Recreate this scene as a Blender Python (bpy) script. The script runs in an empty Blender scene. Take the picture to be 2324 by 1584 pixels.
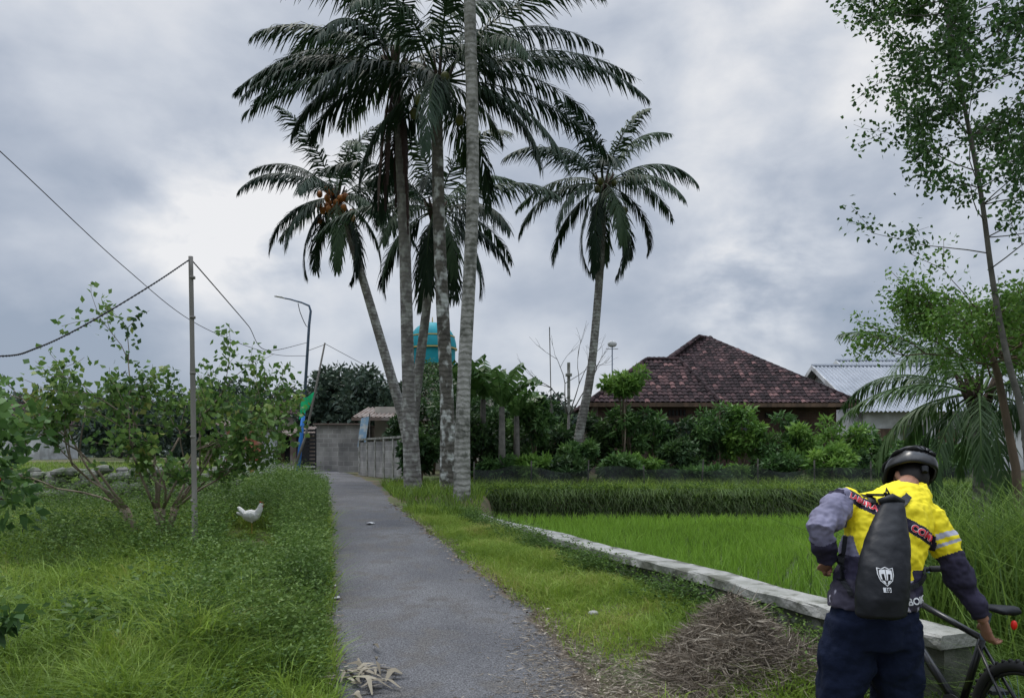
import bpy, math, random, bmesh
import numpy as np
from mathutils import Vector, Matrix
from mathutils.bvhtree import BVHTree
R=np.random.default_rng(7); random.seed(7)
S=bpy.context.scene
COL=S.collection
# ------------------------------------------------------------------ materials
def newmat(name):
    m=bpy.data.materials.new(name); m.use_nodes=True
    nt=m.node_tree; nt.nodes.clear()
    return m,nt,nt.nodes,nt.links
def rgba(c): return (c[0],c[1],c[2],1)
def mat(name,c1,c2=None,scale=5,rough=.8,bump=0.0,bscale=None,metal=0,detail=6,spec=.3,stretch=(1,1,1),lo=.35,hi=.65,c3=None,s3=1.0):
    m,nt,N,L=newmat(name)
    o=N.new('ShaderNodeOutputMaterial'); p=N.new('ShaderNodeBsdfPrincipled')
    p.inputs['Roughness'].default_value=rough; p.inputs['Metallic'].default_value=metal
    p.inputs['Specular IOR Level'].default_value=spec
    L.new(p.outputs[0],o.inputs[0])
    tc=N.new('ShaderNodeTexCoord'); mp=N.new('ShaderNodeMapping'); mp.inputs['Scale'].default_value=stretch
    L.new(tc.outputs['Object'],mp.inputs[0])
    if c2 is None: c2=[x*.75 for x in c1]
    n=N.new('ShaderNodeTexNoise'); n.inputs['Scale'].default_value=scale; n.inputs['Detail'].default_value=detail
    L.new(mp.outputs[0],n.inputs['Vector'])
    r=N.new('ShaderNodeValToRGB'); r.color_ramp.elements[0].position=lo; r.color_ramp.elements[1].position=hi
    r.color_ramp.elements[0].color=rgba(c1); r.color_ramp.elements[1].color=rgba(c2)
    L.new(n.outputs[0],r.inputs[0])
    out=r.outputs[0]
    if c3 is not None:
        n3=N.new('ShaderNodeTexNoise'); n3.inputs['Scale'].default_value=s3; n3.inputs['Detail'].default_value=8
        L.new(mp.outputs[0],n3.inputs['Vector'])
        r3=N.new('ShaderNodeValToRGB'); r3.color_ramp.elements[0].position=.5; r3.color_ramp.elements[1].position=.62
        L.new(n3.outputs[0],r3.inputs[0])
        mx=N.new('ShaderNodeMix'); mx.data_type='RGBA'
        L.new(r3.outputs[0],mx.inputs[0]); L.new(out,mx.inputs[6]); mx.inputs[7].default_value=rgba(c3)
        out=mx.outputs[2]
    L.new(out,p.inputs['Base Color'])
    if bump:
        b=N.new('ShaderNodeBump'); b.inputs['Strength'].default_value=bump; b.inputs['Distance'].default_value=.02
        nb=N.new('ShaderNodeTexNoise'); nb.inputs['Scale'].default_value=bscale or scale*4; nb.inputs['Detail'].default_value=8
        L.new(mp.outputs[0],nb.inputs['Vector']); L.new(nb.outputs[0],b.inputs['Height']); L.new(b.outputs[0],p.inputs['Normal'])
    return m
def leafmat(name,cols,trans=.3,rough=.55,spec=.25):
    m,nt,N,L=newmat(name)
    o=N.new('ShaderNodeOutputMaterial'); p=N.new('ShaderNodeBsdfPrincipled'); p.inputs['Roughness'].default_value=rough
    p.inputs['Specular IOR Level'].default_value=spec
    a=N.new('ShaderNodeAttribute'); a.attribute_name='tint'
    r=N.new('ShaderNodeValToRGB'); el=r.color_ramp.elements
    while len(el)<len(cols): el.new(.5)
    for i,c in enumerate(cols):
        el[i].position=i/(len(cols)-1); el[i].color=rgba(c)
    L.new(a.outputs['Fac'],r.inputs[0]); L.new(r.outputs[0],p.inputs['Base Color'])
    t=N.new('ShaderNodeBsdfTranslucent'); L.new(r.outputs[0],t.inputs[0])
    mx=N.new('ShaderNodeMixShader'); mx.inputs[0].default_value=trans
    L.new(p.outputs[0],mx.inputs[1]); L.new(t.outputs[0],mx.inputs[2]); L.new(mx.outputs[0],o.inputs[0])
    return m
def brickmat(name,c1,c2,mortar,w,h,ms=.015,bump=.6,rough=.9):
    m,nt,N,L=newmat(name)
    o=N.new('ShaderNodeOutputMaterial'); p=N.new('ShaderNodeBsdfPrincipled'); p.inputs['Roughness'].default_value=rough
    L.new(p.outputs[0],o.inputs[0])
    tc=N.new('ShaderNodeTexCoord'); sp=N.new('ShaderNodeSeparateXYZ'); L.new(tc.outputs['Object'],sp.inputs[0])
    ad=N.new('ShaderNodeMath'); ad.operation='ADD'; L.new(sp.outputs[0],ad.inputs[0]); L.new(sp.outputs[1],ad.inputs[1])
    cb=N.new('ShaderNodeCombineXYZ'); L.new(ad.outputs[0],cb.inputs[0]); L.new(sp.outputs[2],cb.inputs[1])
    b=N.new('ShaderNodeTexBrick'); L.new(cb.outputs[0],b.inputs['Vector'])
    b.inputs['Color1'].default_value=rgba(c1); b.inputs['Color2'].default_value=rgba(c2); b.inputs['Mortar'].default_value=rgba(mortar)
    b.inputs['Scale'].default_value=1; b.inputs['Brick Width'].default_value=w; b.inputs['Row Height'].default_value=h; b.inputs['Mortar Size'].default_value=ms
    n=N.new('ShaderNodeTexNoise'); n.inputs['Scale'].default_value=1.3; n.inputs['Detail'].default_value=8; L.new(tc.outputs['Object'],n.inputs['Vector'])
    r=N.new('ShaderNodeValToRGB'); r.color_ramp.elements[0].position=.3; r.color_ramp.elements[1].position=.7
    r.color_ramp.elements[0].color=(.45,.45,.45,1); r.color_ramp.elements[1].color=(1.1,1.08,1.05,1); L.new(n.outputs[0],r.inputs[0])
    mx=N.new('ShaderNodeMix'); mx.data_type='RGBA'; mx.blend_type='MULTIPLY'; mx.inputs[0].default_value=1
    L.new(b.outputs[0],mx.inputs[6]); L.new(r.outputs[0],mx.inputs[7]); L.new(mx.outputs[2],p.inputs['Base Color'])
    bp=N.new('ShaderNodeBump'); bp.inputs['Strength'].default_value=bump; bp.inputs['Distance'].default_value=.02; bp.invert=True
    L.new(b.outputs['Fac'],bp.inputs['Height']); L.new(bp.outputs[0],p.inputs['Normal'])
    return m
# ------------------------------------------------------------------ mesh helpers
def thing(name,label,cat,loc,group=None):
    e=bpy.data.objects.new(name,None); e.empty_display_size=.3; e.location=loc; COL.objects.link(e)
    e['label']=label; e['category']=cat
    if group: e['group']=group
    return e
def tag(o,label,cat,group=None,kind=None):
    o['label']=label; o['category']=cat
    if group:o['group']=group
    if kind:o['kind']=kind
    return o
def setup(me,name,mats,parent,origin,smooth,label):
    if smooth: me.polygons.foreach_set('use_smooth',[True]*len(me.polygons))
    for m in (mats if isinstance(mats,(list,tuple)) else [mats]): me.materials.append(m)
    o=bpy.data.objects.new(name,me)
    if parent is not None:
        o.parent=parent
        if label:o['label']=label
    else: o.location=origin
    COL.objects.link(o)
    return o
def world_loc(p):
    v=Vector((0,0,0))
    while p is not None: v=v+p.location; p=p.parent
    return v
def npmesh(name,V,F,mats,parent=None,tint=None,smooth=False,origin=None,label=None,mi=None):
    V=np.asarray(V,dtype=np.float64).reshape(-1,3); F=np.asarray(F,dtype=np.int32)
    if parent is not None: off=np.array(world_loc(parent))
    elif origin is not None: off=np.array(origin,dtype=float)
    else: off=np.array([V[:,0].mean(),V[:,1].mean(),V[:,2].min()])
    V=V-off
    me=bpy.data.meshes.new(name); k=F.shape[1]
    me.vertices.add(len(V)); me.vertices.foreach_set('co',V.astype(np.float32).ravel())
    me.loops.add(F.size); me.loops.foreach_set('vertex_index',F.ravel())
    me.polygons.add(len(F)); me.polygons.foreach_set('loop_start',np.arange(0,F.size,k,dtype=np.int32))
    me.polygons.foreach_set('loop_total',np.full(len(F),k,dtype=np.int32))
    if mi is not None: me.polygons.foreach_set('material_index',np.asarray(mi,dtype=np.int32))
    me.update(calc_edges=True)
    if tint is not None:
        a=me.attributes.new('tint','FLOAT','POINT'); a.data.foreach_set('value',np.asarray(tint,dtype=np.float32))
    return setup(me,name,mats,parent,tuple(off),smooth,label)
class Bd:
    def __init__(s): s.v=[];s.f=[];s.m=[];s.t=[]
    def add(s,vs,fs,mi=0,t=.5):
        b=len(s.v); s.v+= [tuple(v) for v in vs]; s.f+=[tuple(i+b for i in f) for f in fs]; s.m+=[mi]*len(fs)
        s.t+= ([t]*len(vs) if not hasattr(t,'__len__') else list(t))
    def tube(s,pts,rads,n=8,mi=0,t=.5,flat=1.0):
        pts=[Vector(p) for p in pts]
        if not hasattr(rads,'__len__'): rads=[rads]*len(pts)
        vs=[];fs=[]
        prev=None
        for i,p in enumerate(pts):
            d=(pts[min(i+1,len(pts)-1)]-pts[max(i-1,0)])
            if d.length<1e-9: d=Vector((0,0,1))
            d.normalize()
            if prev is None:
                a=Vector((0,0,1)) if abs(d.z)<.9 else Vector((1,0,0))
                u=d.cross(a).normalized()
            else:
                u=(prev-d*prev.dot(d)).normalized()
            prev=u; w=d.cross(u)
            for j in range(n):
                an=2*math.pi*j/n
                vs.append(p+u*math.cos(an)*rads[i]+w*math.sin(an)*rads[i]*flat)
        for i in range(len(pts)-1):
            for j in range(n):
                a=i*n+j;b=i*n+(j+1)%n; fs.append((a,b,b+n,a+n))
        fs.append(tuple(range(n))[::-1]); fs.append(tuple((len(pts)-1)*n+j for j in range(n)))
        s.add(vs,fs,mi,t)
    def box(s,c,sz,rz=0,mi=0,t=.5,rx=0):
        M=Matrix.Translation(Vector(c))@Matrix.Rotation(rz,4,'Z')@Matrix.Rotation(rx,4,'X')
        vs=[M@Vector((x*sz[0]/2,y*sz[1]/2,z*sz[2]/2)) for x in(-1,1) for y in(-1,1) for z in(-1,1)]
        s.add(vs,[(0,1,3,2),(4,6,7,5),(0,4,5,1),(2,3,7,6),(0,2,6,4),(1,5,7,3)],mi,t)
    def ell(s,c,r,n=14,m=9,mi=0,M=None,t=.5):
        vs=[];fs=[]
        c=Vector(c)
        for i in range(m+1):
            th=math.pi*i/m
            for j in range(n):
                ph=2*math.pi*j/n
                v=Vector((r[0]*math.sin(th)*math.cos(ph),r[1]*math.sin(th)*math.sin(ph),r[2]*math.cos(th)))
                if M is not None: v=M@v
                vs.append(c+v)
        for i in range(m):
            for j in range(n):
                a=i*n+j;b=i*n+(j+1)%n; fs.append((a,a+n,b+n,b))
        s.add(vs,fs,mi,t)
    def loft(s,secs,n=24,mi=0):
        vs=[];fs=[]
        for (x,y,z,rx,ry) in secs:
            for j in range(n):
                an=2*math.pi*j/n; vs.append((x+rx*math.cos(an),y+ry*math.sin(an),z))
        for i in range(len(secs)-1):
            for j in range(n):
                a=i*n+j;b=i*n+(j+1)%n; fs.append((a,b,b+n,a+n))
        fs.append(tuple(range(n))[::-1]); fs.append(tuple((len(secs)-1)*n+j for j in range(n)))
        s.add(vs,fs,mi)
    def quad(s,a,b,c,d,mi=0,t=.5): s.add([a,b,c,d],[(0,1,2,3)],mi,t)
    def obj(s,name,mats,parent=None,smooth=False,origin=None,label=None):
        V=np.array(s.v)
        if parent is not None: off=np.array(world_loc(parent))
        elif origin is not None: off=np.array(origin,dtype=float)
        else: off=np.array([(V[:,0].min()+V[:,0].max())/2,(V[:,1].min()+V[:,1].max())/2,V[:,2].min()])
        me=bpy.data.meshes.new(name); me.from_pydata((V-off).tolist(),[],s.f)
        me.polygons.foreach_set('material_index',s.m)
        a=me.attributes.new('tint','FLOAT','POINT'); a.data.foreach_set('value',np.array(s.t,dtype=np.float32))
        me.update()
        return setup(me,name,mats,parent,tuple(off),smooth,label)
def sm(a,b,x):
    t=np.clip((x-a)/(b-a),0,1); return t*t*(3-2*t)
def wob(x,y,s=1.0):
    return (np.sin(x*1.7*s+1.3+np.sin(y*2.1*s))+np.sin(y*1.9*s+.4+1.3*np.sin(x*1.1*s))+.5*np.sin(3.9*s*x+2.2*s*y)+.5*np.sin(4.7*s*y-3.1*s*x+2))/3
# ------------------------------------------------------------------ terrain
PY=[-40,0,5,7.5,10,12,16,28,35,45,60,200,4000]; PZ=[-.3,-.1,.03,.22,.42,.55,.72,.84,.97,1.16,1.3,1.5,1.6]
LY=[-40,0,5,10,16,22,28,35,45,60,90]; LX=[-.2,-.2,-1.23,-2.49,-4.0,-5.5,-7.9,-10.9,-15,-23,-40]
RY=[-40,0,5,7,10,13,16,22,28,35,45,60,90]; RX=[2.8,1.9,.72,.24,-.79,-1.72,-2.6,-3.95,-5.75,-8.3,-12.4,-20,-37]
def prof(y): return np.interp(y,PY,PZ)
def xl(y): return np.interp(y,LY,LX)
def xr(y): return np.interp(y,RY,RX)
def xw(y): return 2.26-.383*(y-5.35)
def H(x,y,under=True):
    x=np.asarray(x,dtype=float); y=np.asarray(y,dtype=float)
    z=prof(y)
    L=xl(y); Rr=xr(y); W=np.maximum(xw(y),-.6)
    near=np.exp(-((y-8)/25)**2)
    tl=sm(0,1.2,L-x)
    z=z+tl*near*(.05+.06*wob(x,y,1.1)+.03*wob(x,y,3.1))
    z=z+.22*np.exp(-((x+2.3)/.7)**2-((y-6.0)/.8)**2)*tl
    z=z-.18*sm(3.5,7,L-x)*near
    vz=np.maximum(np.interp(y,[3.3,4.2,5.4,8,13],[-.02,.03,.26,.36,.55]),np.minimum(z,.54))
    t=sm(0,1,(x-Rr)/np.maximum(W-Rr,.3)); g=1-sm(13,15,y)
    z=z+(vz-z)*t*g+.02*wob(x,y,4)*np.clip(t*4,0,1)*near
    z=z+.12*np.exp(-((x+1.2)/1.3)**2-((y-15.6)/1.2)**2)
    f=sm(0,.2,x-W-.02)*(1-sm(16.9,17.45,y))*(1-sm(22,26,x))
    z=z*(1-f)+.1*f
    if under:
        ins=sm(.02,.12,x-L)*sm(.02,.12,Rr-x)
        z=z-.05*ins
    return z
def axis(a,b,step,ext,r=1.25):
    c=list(np.arange(a,b+step/2,step)); s=step; lo=[];v=a
    while v>-ext: s*=r; v-=s; lo.append(v)
    s=step;v=b;hi=[]
    while v<ext: s*=r; v+=s; hi.append(v)
    return np.array(lo[::-1]+c+hi)
gx=axis(-10,14,.12,3000); gy=axis(.5,21,.12,3500)
GX,GY=np.meshgrid(gx,gy); GZ=H(GX,GY)
nx,ny=len(gx),len(gy); idx=np.arange(nx*ny).reshape(ny,nx)
F=np.stack([idx[:-1,:-1],idx[:-1,1:],idx[1:,1:],idx[1:,:-1]],-1).reshape(-1,4)
m_ground=mat('ground_soil',(.05,.065,.022),(.12,.09,.055),scale=1.2,rough=.95,bump=.6,bscale=25,c3=(.07,.11,.03),s3=.5)
g=npmesh('ground',np.stack([GX,GY,GZ],-1),F,m_ground,smooth=True,origin=(0,0,0)); tag(g,'grassy village ground sheet with paddy and verges','ground',kind='structure')
m_mud=mat('paddy_mud',(.06,.07,.035),(.035,.06,.02),scale=3,rough=.25,bump=.2,spec=.5)
b=Bd(); ys=np.linspace(4.6,17.1,30)
for i in range(29):
    a0=max(xw(ys[i]),-.6)+.2; a1=max(xw(ys[i+1]),-.6)+.2
    b.quad((a0,ys[i],.112),(22,ys[i],.112),(22,ys[i+1],.112),(a1,ys[i+1],.112))
o=b.obj('paddy_water',m_mud,origin=(0,0,0)); tag(o,'shallow muddy water between young rice plants','water',kind='structure')
# road
m_road=mat('asphalt',(.075,.075,.08),(.12,.119,.122),scale=.9,rough=.9,bump=1.0,bscale=60,c3=(.095,.09,.086),s3=3.0,detail=12)
nt=m_road.node_tree; pr_=[n for n in nt.nodes if n.type=='BSDF_PRINCIPLED'][0]; src=pr_.inputs['Base Color'].links[0].from_socket
tcn=[n for n in nt.nodes if n.type=='TEX_COORD'][0]
vn=nt.nodes.new('ShaderNodeTexNoise'); vn.inputs['Scale'].default_value=85; vn.inputs['Detail'].default_value=4; nt.links.new(tcn.outputs['Object'],vn.inputs['Vector'])
vr=nt.nodes.new('ShaderNodeMapRange'); vr.inputs[1].default_value=.35; vr.inputs[2].default_value=.65; vr.inputs[3].default_value=.45; vr.inputs[4].default_value=1.55; nt.links.new(vn.outputs[0],vr.inputs[0])
vm_=nt.nodes.new('ShaderNodeVectorMath'); vm_.operation='SCALE'; nt.links.new(src,vm_.inputs[0]); nt.links.new(vr.outputs[0],vm_.inputs['Scale'])
at=nt.nodes.new('ShaderNodeAttribute'); at.attribute_name='tint'
dn=nt.nodes.new('ShaderNodeTexNoise'); dn.inputs['Scale'].default_value=5; dn.inputs['Detail'].default_value=10; dn.inputs['Roughness'].default_value=.7; nt.links.new(tcn.outputs['Object'],dn.inputs['Vector'])
ad=nt.nodes.new('ShaderNodeMath'); ad.operation='ADD'; nt.links.new(at.outputs['Fac'],ad.inputs[0]); nt.links.new(dn.outputs[0],ad.inputs[1])
mrr=nt.nodes.new('ShaderNodeMapRange'); mrr.inputs[1].default_value=1.0; mrr.inputs[2].default_value=1.3; nt.links.new(ad.outputs[0],mrr.inputs[0])
mxx=nt.nodes.new('ShaderNodeMix'); mxx.data_type='RGBA'; nt.links.new(mrr.outputs[0],mxx.inputs[0]); nt.links.new(vm_.outputs[0],mxx.inputs[6]); mxx.inputs[7].default_value=(.13,.1,.07,1); nt.links.new(mxx.outputs[2],pr_.inputs['Base Color'])
ys=np.concatenate([np.arange(-3,20,.1),np.arange(20,88,.6)]); V=[];T=[];nc=21
for y in ys:
    jl=.05*wob(y*2.3,y)+.03*math.sin(y*9); jr=.08*wob(y*1.7+5,y)+.05*math.sin(y*7+1)+.03*math.sin(y*19)
    L_=xl(y)+jl; R_=xr(y)+jr
    for j in range(nc):
        u=j/(nc-1); x=L_+(R_-L_)*u
        T.append(max(max(0,1-(x-L_)/.12)*.55,max(0,1-(R_-x)/(.22+.35*max(0,min(1,(7-y)/2))))*.85))
        V.append((x,y,float(prof(y))+.012*math.sin(math.pi*u)-.012*(u in(0,1))*1.0+.004*float(wob(x,y,2.3))))
idx=np.arange(len(V)).reshape(-1,nc); F=np.stack([idx[:-1,:-1],idx[:-1,1:],idx[1:,1:],idx[1:,:-1]],-1).reshape(-1,4)
o=npmesh('road',V,F,m_road,smooth=True,origin=(0,0,0),tint=T); tag(o,'narrow worn asphalt village lane curving away','road',kind='structure')
# ------------------------------------------------------------------ blades / leaves
def blades(P,h,w,lean,droop=.3,az=None,lean_az=None):
    n=len(P); az=R.uniform(0,2*np.pi,n) if az is None else az
    la=R.uniform(0,2*np.pi,n) if lean_az is None else lean_az
    s=np.stack([np.cos(az),np.sin(az),np.zeros(n)],-1)*(w/2)[:,None]
    ld=np.stack([np.cos(la),np.sin(la),np.zeros(n)],-1)
    up=np.array([0,0,1.0])
    mid=P+up*(h*.58)[:,None]+ld*(h*lean*.45)[:,None]
    tip=P+up*(h*(1-droop))[:,None]+ld*(h*lean*1.15)[:,None]
    V=np.stack([P-s,P+s,mid+s*.8,mid-s*.8,tip+s*.12,tip-s*.12],1).reshape(-1,3)
    k=np.arange(n)[:,None]*6
    F=np.concatenate([k+np.array([0,1,2,3]),k+np.array([3,2,4,5])],1).reshape(-1,4)
    return V,F
HX,HY=-3.81,10.8
def hen(x,y): return ~((np.abs(x-HX/HY*y)<.36)&(y>9.2)&(y<11.1))
def hen2(x,y): return ~((np.abs(x-HX/HY*y)<.36)&(y>7.4)&(y<11.1))
def grass(name,x,y,hm,hs,w,lean,mat_,label,zo=0,droop=.25,tb=.5,tn=.25,hf=None):
    n=len(x); z=H(x,y)+zo
    h=np.clip(R.normal(hm,hs,n),hm*.3,hm*2.5)
    if hf is not None: h=h*hf
    h=np.where(hen(x,y),h,h*.3); h=np.where(hen2(x,y),h,h*.7)
    V,F=blades(np.stack([x,y,z-.01],-1),h,np.full(n,w)*R.uniform(.7,1.4,n),np.abs(R.normal(lean,lean*.6,n)),droop)
    t=np.clip(tb+.25*wob(x,y,.9)+.18*wob(x+9,y,3)+R.normal(0,tn*.5,n),0,1)
    o=npmesh(name,V,F,mat_,tint=np.repeat(t,6),origin=(0,0,0)); tag(o,label,'grass',kind='stuff'); return o
def leaves(P,D,L,W):
    n=len(P); D=D/np.maximum(np.linalg.norm(D,axis=1,keepdims=True),1e-6)
    r=R.normal(size=(n,3)); Sd=np.cross(D,r); Sd/=np.maximum(np.linalg.norm(Sd,axis=1,keepdims=True),1e-6)
    Nn=np.cross(Sd,D)
    Lc=np.broadcast_to(np.asarray(L),(n,))[:,None]; Wc=np.broadcast_to(np.asarray(W),(n,))[:,None]
    V=np.stack([P,P+D*Lc*.42+Sd*Wc*.5+Nn*Wc*.12,P+D*Lc,P+D*Lc*.42-Sd*Wc*.5+Nn*Wc*.12],1).reshape(-1,3)
    return V,np.arange(n*4).reshape(n,4)
G_lawn=leafmat('grass_green',[(.06,.1,.018),(.15,.245,.032),(.25,.35,.05),(.38,.34,.12)],.4)
G_rice=leafmat('rice_green',[(.11,.2,.025),(.21,.37,.042),(.3,.48,.07)],.4)
G_reed=leafmat('reed_green',[(.05,.1,.02),(.12,.2,.035),(.2,.3,.06)],.35)
G_dry=leafmat('dry_straw',[(.08,.065,.05),(.22,.18,.135),(.42,.37,.29)],.1,.8)
G_weed=leafmat('weed_green',[(.03,.065,.015),(.085,.155,.03),(.19,.28,.065)],.35)
G_bank=leafmat('bank_grass',[(.02,.028,.012),(.055,.09,.025),(.13,.21,.045)],.25)
def left_near(n):
    y=3.2+ (R.random(n)**1.4)*10.5; x=xl(y)+.06-(R.random(n))*(2.5+y*.62); return x,y
x,y=left_near(160000); 
patch=np.exp(-((x+2.75)/.4)**2-((y-6.9)/.5)**2)+np.exp(-((x+1.9)/.25)**2-((y-5.9)/.25)**2)+.8*np.exp(-((x+3.6)/.35)**2-((y-7.9)/.4)**2)
k=R.random(len(x))>patch*.92; x,y=x[k],y[k]
grass('grass',x,y,.11,.05,.007,.7,G_lawn,'lush green grass on the verge beside the lane',tb=.44,hf=(1+.7*wob(x,y,1.4))*np.interp(y,[3,12],[1,1.6]))
n=650; tx=R.uniform(-5,-.2,n); ty=R.uniform(4.5,12,n); k=tx<xl(ty)-.25; tx,ty=tx[k],ty[k]
x=np.repeat(tx,60)+R.normal(0,.05,len(tx)*60); y=np.repeat(ty,60)+R.normal(0,.05,len(tx)*60)
grass('grass',x,y,.26,.09,.008,.9,G_lawn,'tall rank grass tufts in the plot',tb=.35)
def left_far(n):
    y=13+R.random(n)**1.3*32; x=xl(y)-R.random(n)*(4+y*.5); return x,y
x,y=left_far(45000); grass('grass',x,y,.18,.07,.02,.5,G_lawn,'rough green grass across the open plots',tb=.35)
def verge(n):
    y=3+R.random(n)**1.3*11; a=xr(y)-.08; bq=xw(y)-.05; x=a+(bq-a)*R.random(n)**.85; return x,y
x,y=verge(105000)
u=(x-xr(y))/(xw(y)-xr(y)); bare=np.clip((6.6-y)/1.2,0,1)*np.clip((.62-u)/.3,0,1)*.93+np.clip(.16-u,0,.16)*5*(R.random(len(x))<.85)+.5*np.clip(wob(x,y,3.1)-.35,0,1)
heap=np.exp(-((x-1.57)/.55)**2-((y-5.45)/.45)**2)
k=(R.random(len(x))>bare*(1.05+.5*wob(x,y,2.5)))&(heap<.62)
x,y,u=x[k],y[k],u[k]; grass('grass',x,y,.085,.04,.007,.7,G_lawn,'yellow-green grass on verge beside the retaining wall',tb=.56,hf=(1+.7*wob(x,y,2.2))*np.where(u>.85,.75,1))
def mid(n):
    y=13+R.random(n)*9; x=-4+R.random(n)*24; return x,y
x,y=mid(60000); k=(x>xr(y)+.05)&((y>17.3)|(x<np.maximum(xw(y),-.6))); x,y=x[k],y[k]
grass('grass',x,y,.24,.1,.014,.5,G_lawn,'tall grass around palm bases and along the bank',tb=.3)
n=26000; x=R.uniform(-.9,20,n); y=R.uniform(16.95,17.6,n); z=H(x,y)
V,F_=blades(np.stack([x,y,z],-1),R.uniform(.1,.28,n),R.uniform(.008,.02,n),R.uniform(.6,1.6,n),1.0,lean_az=R.normal(-np.pi/2,.5,n))
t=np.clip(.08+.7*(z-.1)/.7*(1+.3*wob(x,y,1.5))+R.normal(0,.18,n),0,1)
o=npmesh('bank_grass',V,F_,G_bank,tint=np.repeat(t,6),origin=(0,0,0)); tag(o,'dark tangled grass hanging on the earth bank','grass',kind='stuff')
x=R.uniform(-.6,20,11000); y=R.uniform(17.25,17.9,11000); grass('grass',x,y,.22,.08,.014,.7,G_lawn,'bright grass fringe on top of the bank',tb=.4,hf=1+.6*wob(x,y,1.6))
# rough ground past the end of the wall
n=14000; x=R.uniform(2.45,5.2,n); y=R.uniform(3.4,5.0,n); grass('grass',x,y,.3,.14,.009,.7,G_reed,'coarse tall grass past the end of the wall',tb=.35,hf=np.interp(x,[2.45,3.2],[.4,1.2]))
# rice
P=[]
for yy in np.arange(4.8,16.9,.2):
    x0=max(xw(yy),-.6)+.32
    for xx in np.arange(x0,min(x0+15,yy*.75+1.0),.17): P.append((xx+R.normal(0,.022),yy+R.normal(0,.03)))
P=np.array(P); P=P[R.random(len(P))>.05]; nb=16; n=len(P)*nb
px=np.repeat(P[:,0],nb)+R.normal(0,.02,n); py_=np.repeat(P[:,1],nb)+R.normal(0,.02,n)
V,F_=blades(np.stack([px,py_,np.full(n,.1)],-1),R.uniform(.14,.36,n),R.uniform(.006,.012,n)*np.interp(py_,[5,16],[1,1.6]),np.abs(R.normal(.25,.2,n)),.12)
t=np.clip(.5+.28*wob(px,py_,.6)+R.normal(0,.2,n),0,1)
o=npmesh('rice_plants',V,F_,G_rice,tint=np.repeat(t,6),origin=(0,0,0)); tag(o,'rows of young bright green rice in a paddy','rice',kind='stuff')
def weeds(name,cx,cy,hh,label,mat_=G_weed,per=26,ls=.035,tb=.1):
    m=hen(cx,cy); cx,cy=cx[m],cy[m]; hh=np.broadcast_to(hh,m.shape)[m]; hh=np.where(hen2(cx,cy),hh,hh*.35)
    n=len(cx); z=H(cx,cy)
    k=per; X=np.repeat(cx,k);Y=np.repeat(cy,k);Z=np.repeat(z,k);HH=np.repeat(hh,k)
    u=R.random(n*k)**.7; sp=.3*HH*(.35+u)
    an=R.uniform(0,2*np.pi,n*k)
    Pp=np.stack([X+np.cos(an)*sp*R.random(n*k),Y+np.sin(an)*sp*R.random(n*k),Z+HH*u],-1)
    D=np.stack([np.cos(an),np.sin(an),R.uniform(-.4,.7,n*k)],-1)
    V,F_=leaves(Pp,D,ls*R.uniform(.6,1.5,n*k),ls*.5*R.uniform(.7,1.3,n*k))
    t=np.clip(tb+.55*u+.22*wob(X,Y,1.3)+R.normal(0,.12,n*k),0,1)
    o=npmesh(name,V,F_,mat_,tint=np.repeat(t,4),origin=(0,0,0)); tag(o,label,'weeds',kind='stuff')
n=5200; y=5.2+R.random(n)**.9*12; x=xl(y)-.05-np.abs(R.normal(0,.32,n))*np.interp(y,[5,7,14],[1.4,2.0,3.0])
k=(wob(x,y,.9)>-.5); x,y=x[k],y[k]
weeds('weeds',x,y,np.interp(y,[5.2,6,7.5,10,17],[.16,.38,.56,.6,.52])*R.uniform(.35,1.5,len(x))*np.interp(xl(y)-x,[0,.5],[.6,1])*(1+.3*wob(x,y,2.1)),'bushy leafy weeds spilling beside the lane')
y=8.2+R.random(2200)*8; x=xl(y)-1.3-R.random(2200)*5
weeds('weeds',x,y,.5*R.uniform(.3,1.6,2200),'tangled low weeds beneath the small tree')
y=R.uniform(4.2,8,1100); x=xl(y)-.3-R.random(1100)*3.2; k=wob(x,y,1.6)>0
weeds('weeds',x[k],y[k],.17*R.uniform(.5,1.6,k.sum()),'low broadleaf weeds in the grass',ls=.028,per=22)
n=420; y=R.uniform(5.5,11,n); x=xl(y)-.6-R.random(n)*3.4; k=wob(x,y,1.1)>.2
weeds('weeds',x[k],y[k],.3*R.uniform(.5,1.5,k.sum()),'coarse broadleaf weeds standing in the grass',ls=.07,per=18,tb=0)
y=R.uniform(4.6,13,900); x=xw(y)-.04-np.abs(R.normal(0,.18,900)); k=wob(x,y,2)>-.45
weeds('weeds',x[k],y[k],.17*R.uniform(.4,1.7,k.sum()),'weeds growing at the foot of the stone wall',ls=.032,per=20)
x=R.uniform(-.7,19,2600); y=R.uniform(17.0,17.6,2600); weeds('weeds',x,y,.2*R.uniform(.5,1.5,2600),'leafy creepers over the earth bank',ls=.06,per=12,tb=0)
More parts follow.
